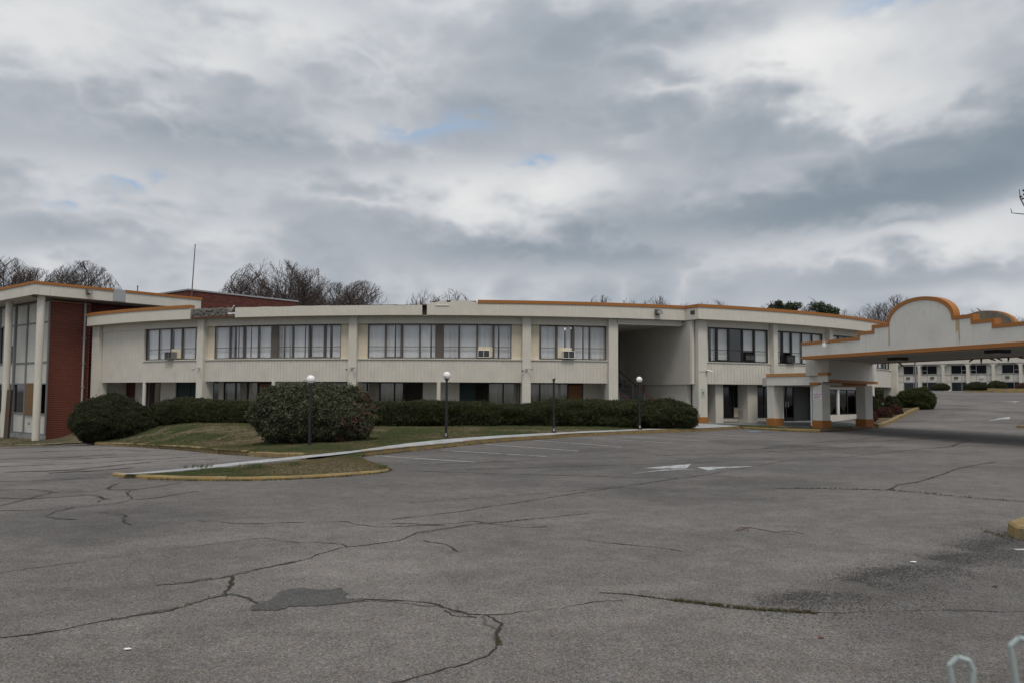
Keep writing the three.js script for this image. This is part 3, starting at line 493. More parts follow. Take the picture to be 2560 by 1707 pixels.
{ // two-headed arrow of worn white paint
  const mb = new MB(); markPoly(mb, [[3.02, -19.45], [4.42, -20.78], [4.02, -19.42]]); markPoly(mb, [[2.48, -17.98], [3.42, -19.12], [4.24, -19.3], [3.3, -18.86]]); structure(mb.to(scene, 'painted_arrow', M.paint));
  const m2 = new MB(); markPoly(m2, [[4.36, -19.83], [5.96, -20.22], [4.9, -19.6], [4.42, -19.0]]); structure(m2.to(scene, 'painted_arrow', M.paint));
  const m3 = new MB(); markPoly(m3, [[28.1, -49.7], [30.0, -51.8], [31.45, -53.1], [30.2, -51.05], [29.6, -51.0]], 0.012); structure(m3.to(scene, 'painted_arrow', M.paint));
  const m4 = new MB(); markPoly(m4, [[41.6, -71.9], [43.6, -72.9], [44.5, -73.4], [43.4, -72.2], [42.1, -70.5], [43.0, -72.1]], 0.015); structure(m4.to(scene, 'painted_arrow', M.paint));
  const m5 = new MB(); markPoly(m5, [[11.2, -39.1], [11.95, -39.6], [11.6, -40.1], [11.0, -39.6]]); structure(m5.to(scene, 'blue_stall_mark', M.bluePaint));
  const m6 = new MB(); markPoly(m6, line([5.6, -9.45], [6.6, -9.47], 0.09)); structure(m6.to(scene, 'parking_line', M.paint));
}
/* ------------------------------------------------------------------ the curved motel */
const motel = thing('motel_building', 'long curved two-storey cream motel with orange roof trim behind the hedge', 'building', [-3.3, 0, -45.4]);
const wallFrame = (A, B) => { const l = Math.hypot(B.x - A.x, B.z - A.z), ux = (B.x - A.x) / l, uz = (B.z - A.z) / l; const F = (s, y, d) => V(A.x + ux * s - uz * d, y, A.z + uz * s + ux * d); F.len = l; return F; };
const chord = (t0, t1, r) => wallFrame(ring(t0, r, 0), ring(t1, r, 0));
const RF = 37.0, RR = 38.15;                               // fascia fronts: main range, right wing
const part = (name, mat, f, parent = motel, label) => { const mb = new MB(); f(mb); return mb.to(parent, name, mat, label); };
// roofs, floors, back walls
part('roof', M.roofing, b => { b.arc(-42, 20.9, 26, 36.72, 6.2, 6.42, 3); b.arc(21.0, 59, 26, 37.85, 6.2, 6.42, 3); });
part('upper_floor', M.room, b => { b.arc(-41.8, 14.4, 26.3, 36.05, 2.42, 2.6, 3); b.arc(21.3, 58.6, 26.3, 37.2, 2.42, 2.6, 3); });
part('back_wall', M.cream, b => { b.arc(-42, 14.6, 26, 26.25, -1.2, 6.2, 3); b.arc(20.95, 48, 26, 26.25, -0.5, 6.2, 3); b.arc(48, 58.8, 26, 26.25, 2.3, 6.2, 3); });
part('ground_slab', M.concrete, b => { b.arc(-42, 20.9, 26.3, 36.9, -1.0, 0.10, 2); });
for (const t of [-24.15, -16.4, -8.67, -1.1, 6.45]) part('partition', M.room, b => { b.arc(t - 0.15, t + 0.15, 26.3, 36.0, 2.6, 6.2, 1); b.arc(t - 0.15, t + 0.15, 26.3, 34.1, 0.1, 2.4, 1); });
for (const t of [30.3, 38.6, 47.2]) part('partition', M.room, b => { b.arc(t - 0.15, t + 0.15, 26.3, 37.1, 2.6, 6.2, 1); });
part('end_wall', M.cream, b => { b.arc(-42.0, -41.6, 26.2, 36.3, -1.2, 5.9, 1); });
part('end_wall', M.cream, b => { b.arc(58.5, 58.8, 26.2, 37.4, 2.3, 6.2, 1); });
// fascia: whole on the left, torn away over four metres, stripped of its trim in the middle, whole again on the right
part('fascia', M.cream, b => b.arc(-41.6, -24.85, 36.72, RF, 5.91, 6.55, 0.8));
part('fascia', M.cream, b => b.arc(-19.75, -2.5, 36.72, RF, 5.91, 6.46, 0.25, t => 6.455 + 0.03 * (vnoise(t * 0.9, 3) - 0.5)), motel, 'cream fascia stripped of its orange trim');
part('fascia', M.cream, b => b.arc(-2.08, 2.2, 36.72, RF + 0.02, 5.91, 6.6, 0.06, t => t < -1.9 ? 6.5 : 6.56 + 0.13 * sstep(-1.9, -0.6, t) - (t > -0.5 && t < -0.1 ? 0.09 : 0) - (t > 1.35 ? 0.10 * (t - 1.35) : 0) + 0.025 * vnoise(t * 9, 2)), motel, 'torn and buckled stretch of fascia');
part('fascia', M.cream, b => b.arc(2.2, 20.9, 36.72, RF, 5.91, 6.58, 0.8));
part('fascia', M.cream, b => b.arc(21.12, 59, 37.85, RR, 5.91, 6.58, 0.8));
part('fascia', M.cream, b => { const F = wallFrame(ring(20.9, 36.9, 0), ring(21.12, RR, 0)); b.obox(F, -0.05, F.len, 5.91, 6.58, -0.3, 0); }); // the step out to the right wing
part('fascia_backing', M.torn, b => { b.arc(-2.52, -2.06, 36.45, 36.74, 5.95, 6.4, 0.5); });
part('torn_fascia', M.rubble, b => b.arc(-24.85, -19.75, 36.5, 36.93, 5.99, 6.42, 0.12, t => 6.50 + 0.05 * (vnoise(t * 3, 7) - 0.5) - 0.3 * sstep(-20.7, -20.3, t)), motel, 'bare grey concrete where the fascia is torn off');
part('rubble_lumps', M.rubble, b => { const r = rng(14); for (let k = 0; k < 130; k++) { const t = -24.7 + 4.0 * r(), q = ring(t, 36.9 + 0.05 * r(), 6.03 + 0.42 * r()), z = 0.03 + 0.07 * r(); b.geo(new THREE.IcosahedronGeometry(z, 0), new THREE.Matrix4().makeTranslation(q.x, q.y, q.z)); } }).userData.kind = 'stuff';
part('broken_lath', M.rust, b => { const r = rng(15); for (let k = 0; k < 16; k++) { const t = -21.0 + 1.2 * r(), y = 5.98 + 0.45 * r(); b.limb(ring(t, 36.9, y), ring(t + 0.3 * (r() - 0.2), 36.95 + 0.1 * r(), y + 0.18 * (r() - 0.5)), 0.02, 0.012, 4); } }).userData.kind = 'stuff';
part('rusted_edge', M.rust, b => { const r = rng(4); for (let t = -24.8; t < -19.9; t += 0.2) b.arc(t, t + 0.2, 36.6, 36.96 + r() * 0.04, 5.95 - r() * 0.012, 5.985 + r() * 0.035, 1); });
part('torn_flap', M.whitePaint, b => { b.arc(-20.6, -19.8, 36.7, 36.96, 6.1, 6.2, 0.3); b.limb(ring(-20.4, 36.8, 6.3), ring(-20.0, 36.9, 6.6), 0.05, 0.03, 5); }); part('torn_strip', M.whitePaint, b => b.arc(-1.35, -0.2, 36.9, 37.06, 6.42, 6.45, 0.4));
part('torn_felt', M.torn, b => { const r = rng(9); for (let t = -19.4; t < 2.1; t += 0.45 + r() * 0.5) { const w = 0.3 + r() * 0.6, y = (t > -2 ? 6.62 : 6.455) + (t > -2 ? 0.07 * r() : 0); b.arc(t, Math.min(t + w, 2.15), 36.5, 36.86 + r() * 0.1, y - 0.02, y + 0.015 + 0.03 * r() * (t > -2 ? 1.5 : 1), 0.3); } b.limb(ring(-19.9, 36.8, 6.4), ring(-19.75, 36.85, 6.7), 0.06, 0.02, 4); });
part('soffit', M.cream, b => b.arc(-41.6, 14.2, 36.0, 36.72, 5.90, 5.98, 2)); part('soffit', M.cream, b => b.arc(21.3, 58.8, 37.0, 37.85, 5.90, 5.98, 2));
for (const [a, b2] of [[-41.7, -24.85], [2.2, 20.95]]) part('roof_trim', M.orange, b => b.arc(a, b2, 36.66, RF + 0.05, b2 < 0 ? 6.55 : 6.58, b2 < 0 ? 6.73 : 6.75, 0.8));
part('roof_trim', M.orange, b => { b.arc(21.1, 59, 37.8, RR + 0.05, 6.58, 6.75, 0.8); const F = wallFrame(ring(20.9, 36.9, 0), ring(21.12, RR + 0.04, 0)); b.obox(F, -0.05, F.len - 0.01, 6.583, 6.747, -0.35, 0.05); });
// columns
const col = (t, r, w, d, y0, y1, base) => {
  const F = chord(t - 0.5, t + 0.5, r), c = F.len / 2;
  const m = part('column', M.cream, b => b.obox(F, c - w / 2, c + w / 2, y0, y1, -d, 0));
  if (base) part('column_base', M.orange, b => b.obox(F, c - w / 2 - 0.03, c + w / 2 + 0.03, y0, base, -d - 0.03, 0.03), m);
  return m;
};
col(-40.9, 36.6, 1.0, 0.6, -1.9, 5.9); for (const t of [-24.15, -8.67, 6.45]) col(t, 36.6, 0.47, 0.9, -0.6, 5.9);
col(14.2, 36.65, 0.55, 0.7, 0, 5.9); col(21.95, 37.75, 0.58, 0.62, 0, 5.9, 0.44); col(30.3, 37.72, 0.36, 0.5, 2.3, 5.9); col(38.6, 37.72, 0.4, 0.5, 2.3, 5.9);
col(47.4, 37.75, 0.55, 0.6, 0, 5.9, 0.75); col(57.6, 37.78, 0.75, 0.9, 0.4, 5.9, 1.55);
for (const t of [-32.15, -16.33, -1.13]) part('post', M.cream, b => b.limb(ring(t, 36.3, -0.5), ring(t, 36.3, 2.3), 0.11, 0.11, 12));
// header beams, sills, spandrels of upright boards
const bays = [[-40.0, -24.5], [-23.8, -9.0], [-8.35, 6.1], [6.78, 13.78]];
const rbays = [[22.4, 29.98], [30.6, 38.28], [38.95, 46.85], [47.9, 56.9]];
function boards(b, t0, t1, r, y0, y1, w = 0.2) {
  const n = Math.round((t1 - t0) * D2R * r / w), g = 0.016 / r / D2R, dt = (t1 - t0) / n;
  for (let i = 0; i < n; i++) b.arc(t0 + i * dt + g / 2, t0 + (i + 1) * dt - g / 2, r - 0.03, r - 0.003 * hash(i, 3, n), y0, y1, 9);
  b.arc(t0, t1, r - 0.14, r - 0.018, y0 + 0.004, y1 - 0.004, 1);
}
bays.forEach(([a, b2], i) => {
  part('header_beam', M.cream, b => b.arc(a, b2, 36.02, 36.40, 5.50, 5.90, 1));
  if (i) part('spandrel', M.siding, b => boards(b, a, b2, 36.36, 2.3, 3.53));
  part('sill', M.cream, b => b.arc(i ? a : -32.3, b2, 36.1, 36.42, 3.53, 3.585, 1));
});
part('spandrel', M.siding, b => { boards(b, -40.0, -32.3, 36.36, 2.25, 5.5); boards(b, -32.3, -24.5, 36.36, 2.25, 3.53); });
rbays.forEach(([a, b2]) => {
  part('header_beam', M.cream, b => b.arc(a, b2, 37.05, 37.42, 5.56, 5.90, 1));
  part('spandrel', M.siding, b => boards(b, a, b2, 37.45, 2.31, 3.53, 0.24));
  part('sill', M.cream, b => b.arc(a, b2, 37.2, 37.5, 3.53, 3.575, 1));
});
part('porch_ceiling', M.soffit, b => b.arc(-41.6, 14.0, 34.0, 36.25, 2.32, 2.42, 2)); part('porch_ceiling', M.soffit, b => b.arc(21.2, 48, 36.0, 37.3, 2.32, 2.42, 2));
part('underside', M.cream, b => b.arc(47, 58.5, 26.3, 37.3, 2.32, 2.41, 2));
// windows: frame > panes and blinds
function blinds(F, s0, s1, y0, y1, d, seed, gaps = [], missing = 0.02) {
  const b = new MB(), r = rng(seed), p = 0.088; let a0 = (r() - 0.5) * 0.9;
  for (let s = s0 + 0.01; s < s1 - 0.02; s += p) {
    const u = (s + p / 2 - s0) / (s1 - s0); if (gaps.some(g => u > g[0] && u < g[1]) || r() < missing) continue;
    const a = a0 + (r() - 0.5) * 0.35, w = Math.min(0.094, s1 - s) / 2, c = s + p / 2, cs = Math.cos(a) * w, sn = Math.sin(a) * w, lean = (r() - 0.5) * 0.012, ly = y0 + r() * 0.03;
    b.quad(F(c - cs + lean, ly, d - sn), F(c + cs + lean, ly, d + sn), F(c + cs, y1, d + sn), F(c - cs, y1, d - sn));
  }
  return b;
}
function windowUnit(parent, ts, y0, y1, r, o = {}) {
  const fm = o.frame || M.bronze, fw = o.fw || 0.05, b = new MB(), Fs = [];
  for (let i = 0; i + 1 < ts.length; i++) {
    const F = chord(ts[i], ts[i + 1], r); Fs.push(F);
    b.obox(F, 0.001, F.len - 0.001, y0, y0 + fw, -0.09, 0); b.obox(F, 0.001, F.len - 0.001, y1 - fw, y1, -0.09, 0);
    const l = (o.left && o.left[i]) || fw * 0.55, rr = (o.left && o.left[i + 1]) || fw * 0.55;
    b.obox(F, 0, l, y0 + fw, y1 - fw, -0.085, 0.006); b.obox(F, F.len - rr, F.len, y0 + fw, y1 - fw, -0.085, 0.006);
    if (o.rail) b.obox(F, l, F.len - rr, o.rail - 0.016, o.rail + 0.016, -0.05, -0.01);
    if (o.sash && o.sash.includes(i)) { b.obox(F, l, l + 0.05, y0 + fw, y1 - fw, -0.05, 0.016); b.obox(F, F.len - rr - 0.05, F.len - rr, y0 + fw, y1 - fw, -0.05, 0.016); b.obox(F, l, F.len - rr, y0 + fw, y0 + fw + 0.05, -0.05, 0.016); }
  }
  const m = b.to(parent, 'window', fm);
  Fs.forEach((F, i) => {
    const g = o.glass === null ? null : (o.open && o.open.includes(i)) ? null : (o.glassMats && o.glassMats[i]) || o.glass || M.glass, top = y1 - fw, bot = (o.cut && o.cut[i]) || y0 + fw;
    if (g) part('pane', g, q => q.obox(F, fw * 0.5, F.len - fw * 0.5, bot, top, -0.036, -0.030), m);
    const k = o.fill ? o.fill[i] : 'b'; const seed = Math.round(ts[i] * 100) + 7000;
    if (k === 'b') blinds(F, 0.04, F.len - 0.04, y0 + 0.06, y1 - 0.05, -0.17, seed, o.gaps && o.gaps[i], o.missing ?? 0.012).to(m, 'blind', M.blind);
    if (k === 's') part('roller_shade', M.shade, q => q.obox(F, 0.04, F.len - 0.04, (o.shadeTo && o.shadeTo[i]) || bot, top, -0.16, -0.152), m);
    if (k === 'c' || k === 'm') { const q = new MB(), rr = rng(seed), n = Math.ceil(F.len / 0.07); let pd = 0; for (let j = 0; j < n; j++) { const a = F.len * j / n, c2 = F.len * (j + 1) / n, nd = 0.05 * Math.sin(j * 1.9 + rr() * 1.2); q.quad(F(a, y0 + 0.02, -0.25 + pd), F(c2, y0 + 0.02, -0.25 + nd), F(c2, y1 - 0.02, -0.25 + nd), F(a, y1 - 0.02, -0.25 + pd)); pd = nd; } q.to(m, 'curtain', k === 'c' ? M.curtain : M.maroon); }
    if (k === 'p') part('plain_panel', M.cream, q => q.obox(F, 0.03, F.len - 0.03, y0 + fw, y1 - fw, -0.06, -0.03), m);
  });
  return m;
}
const Y0 = 3.585, Y1 = 5.49, RAIL = 4.24, RW = 36.24;
const wallPanel = (t0, t1) => part('wall_panel', M.warm, b => b.arc(t0, t1, 36.08, 36.23, Y0, Y1 + 0.02, 1));
// bay beside the brick block
windowUnit(motel, [-32.1, -30.3, -28.6, -27.0, -25.2], Y0, Y1, RW, { rail: RAIL, gaps: [, , [[0, 0.12]], [[0.72, 1]]], sash: [2], cut: [, , 4.26] });
part('wall_panel', M.cream, b => b.arc(-25.2, -24.45, 36.08, 36.23, Y0, Y1 + 0.02, 1));
wallPanel(-23.9, -22.95);
windowUnit(motel, [-22.95, -21.24, -19.6, -18.09, -16.72], Y0, Y1, RW, { rail: RAIL, sash: [1], gaps: [[], [[0.22, 0.36], [0.45, 0.53]], [[0.30, 0.38]], []] });
windowUnit(motel, [-16.1, -14.59, -12.99, -11.44, -9.95], Y0, Y1, RW, { rail: RAIL, sash: [2], gaps: [[], [[0.70, 0.77]], [[0, 0.07]], [[0.17, 0.40]]] });
part('mullion', M.bronze, b => b.arc(-16.72, -16.1, 36.1, 36.25, Y0, Y1, 1));
wallPanel(-9.95, -9.1);
wallPanel(-8.3, -7.48);
windowUnit(motel, [-7.48, -5.91, -4.42, -2.86, -1.42], Y0, Y1, RW, { rail: RAIL, sash: [1], gaps: [[], [[0.53, 0.6]], [], [[0.70, 0.80]]] });
windowUnit(motel, [-0.83, 0.61, 2.15, 3.64, 5.18], Y0, Y1, RW, { rail: RAIL, sash: [2], gaps: [[[0, 0.06]], [], [], [[0.22, 0.28]]], cut: [, , 4.26] });
part('mullion', M.bronze, b => b.arc(-1.42, -0.83, 36.1, 36.25, Y0, Y1, 1));
wallPanel(5.18, 6.15);
wallPanel(6.85, 7.64);
windowUnit(motel, [7.64, 9.16, 10.69, 12.24, 13.72], Y0, Y1, RW, { rail: RAIL, sash: [1], missing: 0.05, gaps: [[[0.3, 0.36], [0.7, 0.74]], [[0.55, 0.62], [0.9, 1]], [[0.62, 0.70]], []], cut: [, 4.26] });
// right wing, black frames
const RB = { frame: M.black, fw: 0.075, rail: 4.27 };
windowUnit(motel, [22.95, 23.84, 25.24, 26.7, 28.21, 29.85], Y0, Y1 + 0.06, 37.36, { ...RB, fill: ['b', 's', '', 's', 's'], gaps: [[[0.0, 0.5]]], sash: [1, 3], shadeTo: [, , , 4.3], cut: [, , , 4.2] });
windowUnit(motel, [31.17, 31.74, 33.09, 34.59, 36.2, 37.9], Y0, Y1 + 0.06, 37.36, { ...RB, fill: ['s', 's', 's', 's', 's'], sash: [1], shadeTo: [, 4.3], cut: [, 4.25] });
windowUnit(motel, [39.5, 40.9, 42.3, 43.8, 45.3, 46.6], Y0, Y1 + 0.06, 37.36, { ...RB, fill: ['s', '', 's', 's', 's'] });
windowUnit(motel, [48.2, 49.6, 51.2, 52.8, 54.5, 56.2], Y0, Y1 + 0.06, 37.36, { ...RB, fill: ['', 's', 's', '', 's'] });
for (const [a, b2] of [[22.3, 22.95], [29.85, 30.1], [30.5, 31.17], [37.9, 38.4], [38.9, 39.5], [46.6, 47.0], [47.9, 48.2], [56.2, 57.2]]) part('wall_panel', M.cream, b => b.arc(a, b2, 37.15, 37.35, Y0, Y1 + 0.07, 1));
// ground floor: wall, doors and curtained windows at the back of the porch
const RG = 34.3;
const gwall = (a, b2, mat = M.cream) => part('porch_wall', mat, b => b.arc(a, b2, RG - 0.25, RG, 0, 2.33, 1));
const gdoor = (a, b2, mat, back) => { const F = chord(a, b2, RG - 0.1), m = part('door', mat, b => b.obox(F, 0.05, F.len - 0.05, 0.1, 2.2, -0.05, 0)); part('handle', M.steel, b => b.limb(F(F.len - 0.14, 1.05, 0.01), F(F.len - 0.14, 1.05, 0.08), 0.03, 0.03, 8), m); part('door_frame', M.black, b => { b.obox(F, 0, 0.05, 0.1, 2.33, -0.1, 0.03); b.obox(F, F.len - 0.05, F.len, 0.1, 2.33, -0.1, 0.03); b.obox(F, 0.05, F.len - 0.05, 2.2, 2.33, -0.1, 0.03); }); return m; };
const gwin = (ts, fill, o = {}) => windowUnit(motel, ts, 0.12, 2.32, RG - 0.02, { frame: M.black, fw: 0.07, fill, ...o });
part('porch_brick', M.brick, b => b.arc(-42, -39.4, RG - 0.25, RG, -0.2, 2.33, 1)); gwall(-39.4, -37.1); gwin([-37.1, -35.7, -34.3], ['m', '']); gwall(-34.3, -31.7); gdoor(-31.7, -29.6, M.teal); gdoor(-29.6, -28.0, M.teal); gwall(-28.0, -27.0);
gwin([-27.0, -26.1, -25.2], ['b', '']); part('post', M.cream, b => b.arc(-25.2, -24.6, RG - 0.2, RG + 0.05, 0, 2.33, 1)); gwin([-24.6, -23.1, -21.6, -20.33], ['c', 'c', 'c']); gdoor(-20.33, -18.6, M.brownDoor); gwall(-18.6, -15.3);
gwin([-15.3, -13.7, -12.1, -10.5], ['', 'm', '']); gwall(-10.5, -9.6); gwin([-9.6, -8.5], ['']); gwin([-8.5, -7.23, -5.78, -4.9], ['c', 'c', 'c']); part('doorway', M.black, b => { const F = chord(-4.9, -3.0, RG - 0.1); b.obox(F, 0, 0.06, 0.1, 2.33, -0.1, 0.03); b.obox(F, F.len - 0.06, F.len, 0.1, 2.33, -0.1, 0.03); b.obox(F, 0.06, F.len - 0.06, 2.2, 2.33, -0.1, 0.03); }); gwall(-3.0, 0.5); gdoor(0.5, 1.95, M.teal); gwin([1.95, 3.29], [''], { open: [0] });
gwin([3.29, 4.7, 6.35], ['c', 'c']); gwall(6.35, 7.2); gwin([7.2, 8.27, 11.05], ['c', 'c']); gdoor(11.05, 12.6, M.brownDoor); gwall(12.6, 14.6);
// stairwell between the range and the right wing
part('side_wall', M.siding, b => { const F = wallFrame(ring(21.1, 29, 0), ring(21.1, 37.45, 0)); b.obox(F, 0, F.len, 2.3, 5.9, -0.2, -0.02); for (let s = 0; s < F.len - 0.1; s += 0.21) b.obox(F, s, s + 0.185, 2.28, 5.9, -0.02, 0.012); });
part('lower_side_wall', M.cream, b => { const F = wallFrame(ring(21.3, 29, 0), ring(21.3, 36.75, 0)); b.obox(F, 0, F.len, 0, 2.28, -0.3, 0); });
part('inner_wall', M.cream, b => b.arc(14.3, 14.6, 26.3, 36.0, 0, 5.9, 1));
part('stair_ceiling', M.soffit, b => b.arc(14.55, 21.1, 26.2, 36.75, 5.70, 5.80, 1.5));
part('stair_beam', M.cream, b => b.arc(14.6, 20.9, 36.35, 36.7, 5.60, 5.92, 1));
part('stair_back_wall', M.cream, b => { b.arc(14.5, 19.0, 27.6, 27.8, 0, 5.8, 1); b.arc(20.6, 21.2, 27.6, 27.8, 0, 5.8, 1); b.arc(19.0, 20.6, 27.6, 27.8, 4.75, 5.8, 1); });
part('landing', M.stairs, b => b.arc(14.6, 21.0, 27.8, 29.7, 2.42, 2.62, 1));
const flight = part('staircase', M.stairs, b => { const A = ring(17.6, 36.0, 0), B = ring(17.6, 29.7, 0), F = wallFrame(A, B); b.hex([F(0, 0.1, 0.86), F(0, 0.1, 0.78), F(0, 0.3, 0.78), F(0, 0.3, 0.86), F(6.3, 2.3, 0.86), F(6.3, 2.3, 0.78), F(6.3, 2.6, 0.78), F(6.3, 2.6, 0.86)]); });
for (let k = 0; k < 15; k++) part('step', M.stairs, b => { const F = wallFrame(ring(17.6, 36.0, 0), ring(17.6, 29.7, 0)); b.obox(F, k * 0.42, k * 0.42 + 0.44, 0.1 + k * 0.168, 0.1 + (k + 1) * 0.168, -0.8, 0.78); }, flight);
for (const d of [-0.8, 0.8]) {
  const F = wallFrame(ring(17.6, 36.0, 0), ring(17.6, 29.7, 0));
  const h = part('handrail', M.redRail, b => { b.limb(F(-0.2, 1.15, d), F(6.3, 3.62, d), 0.028, 0.028, 8); b.limb(F(6.3, 3.62, d), F(7.0, 3.62, d), 0.028, 0.028, 8); });
  for (let k = 0; k < 5; k++) part('baluster', M.steel, b => b.limb(F(k * 1.5 + 0.1, 0.2 + k * 0.58, d), F(k * 1.5 + 0.1, 1.25 + k * 0.585, d), 0.018, 0.018, 6), h);
}
// ground floor of the right wing
const R2 = 36.25;
const rwall = (a, b2, mat = M.cream, r = R2) => part('lobby_wall', mat, b => b.arc(a, b2, r - 0.25, r, -0.1, 2.33, 1));
const rwin = (ts, fill, o = {}) => { const w = windowUnit(motel, ts, 0.32, 2.32, R2, { frame: M.black, fw: 0.08, fill, glass: M.smoked, rail: 0.95, ...o }); part('sill_panel', M.cream, b => b.arc(ts[0], ts[ts.length - 1], R2 - 0.25, R2 - 0.02, 0.0, 0.3, 1)); part('sill_bar', M.black, b => b.arc(ts[0], ts[ts.length - 1], R2 - 0.03, R2 + 0.02, 0.06, 0.11, 1)); return w; };
rwin([21.4, 22.9, 24.4], ['', '']); rwall(24.4, 25.9); rwin([25.9, 27.15, 28.85], ['m', 'm'], { cut: [, 0.95] }); rwall(28.85, 30.2); rwin([30.2, 31.2, 32.2, 33.4], ['', '', '']); rwall(33.4, 34.0);
for (const [a, b2] of [[24.05, 24.9], [27.75, 28.95]]) part('pilaster', M.cream, b => b.arc(a, b2, R2 - 0.1, 37.05, -0.1, 2.35, 1));
{ const F = chord(34.0, 36.5, R2 - 0.4); const d = part('entrance_door', M.black, b => { b.obox(F, 0, 0.07, 0.1, 2.3, -0.06, 0); b.obox(F, F.len / 2 - 0.06, F.len / 2 + 0.06, 0.1, 2.3, -0.06, 0); b.obox(F, F.len - 0.07, F.len, 0.1, 2.3, -0.06, 0); b.obox(F, 0.07, F.len - 0.07, 2.2, 2.3, -0.06, 0); b.obox(F, 0.07, F.len - 0.07, 0.1, 0.3, -0.06, 0); }); for (const s of [0, 1]) { part('pane', M.smoked, b => b.obox(F, 0.08 + s * F.len / 2 - s * 0.03, F.len / 2 * (s + 1) - 0.07, 0.3, 2.2, -0.034, -0.028), d); part('handle', M.steel, b => b.obox(F, F.len / 2 - 0.16 + s * 0.26, F.len / 2 - 0.10 + s * 0.26, 0.95, 1.3, 0.02, 0.06), d); } }
rwall(36.5, 39.1, M.greenWall, R2 - 0.4);
part('lobby_return', M.greenWall, b => b.arc(39.0, 39.2, 35.4, 37.2, -0.1, 2.33, 1));
part('lobby_wall', M.cream, b => b.arc(39.2, 46.9, 36.9, 37.2, -0.1, 0.46, 1)); part('lobby_header', M.cream, b => b.arc(39.2, 46.9, 36.9, 37.2, 2.1, 2.33, 1));
windowUnit(motel, [39.3, 41.1, 43.2, 45.2, 46.9], 0.46, 2.1, 37.15, { frame: M.black, fw: 0.07, fill: ['', '', '', ''], glass: M.smoked });
part('mullion', M.whitePaint, b => b.arc(41.0, 41.35, 37.1, 37.2, 0.46, 2.1, 1));
part('lobby_floor', M.concrete, b => b.arc(21.3, 47.2, 26.3, 36.9, -0.4, 0.08, 2));
part('lobby_inner_wall', M.room, b => { b.arc(21.3, 47.4, 31.8, 32.0, 0, 2.33, 2); b.arc(47.2, 47.4, 26.3, 37.2, -0.2, 2.33, 1); b.arc(21.6, 21.75, 26.3, 36.0, 0, 2.33, 1); });
part('porch_inner_wall', M.room, b => b.arc(-42, 14.4, 30.9, 31.1, -0.2, 2.4, 2));
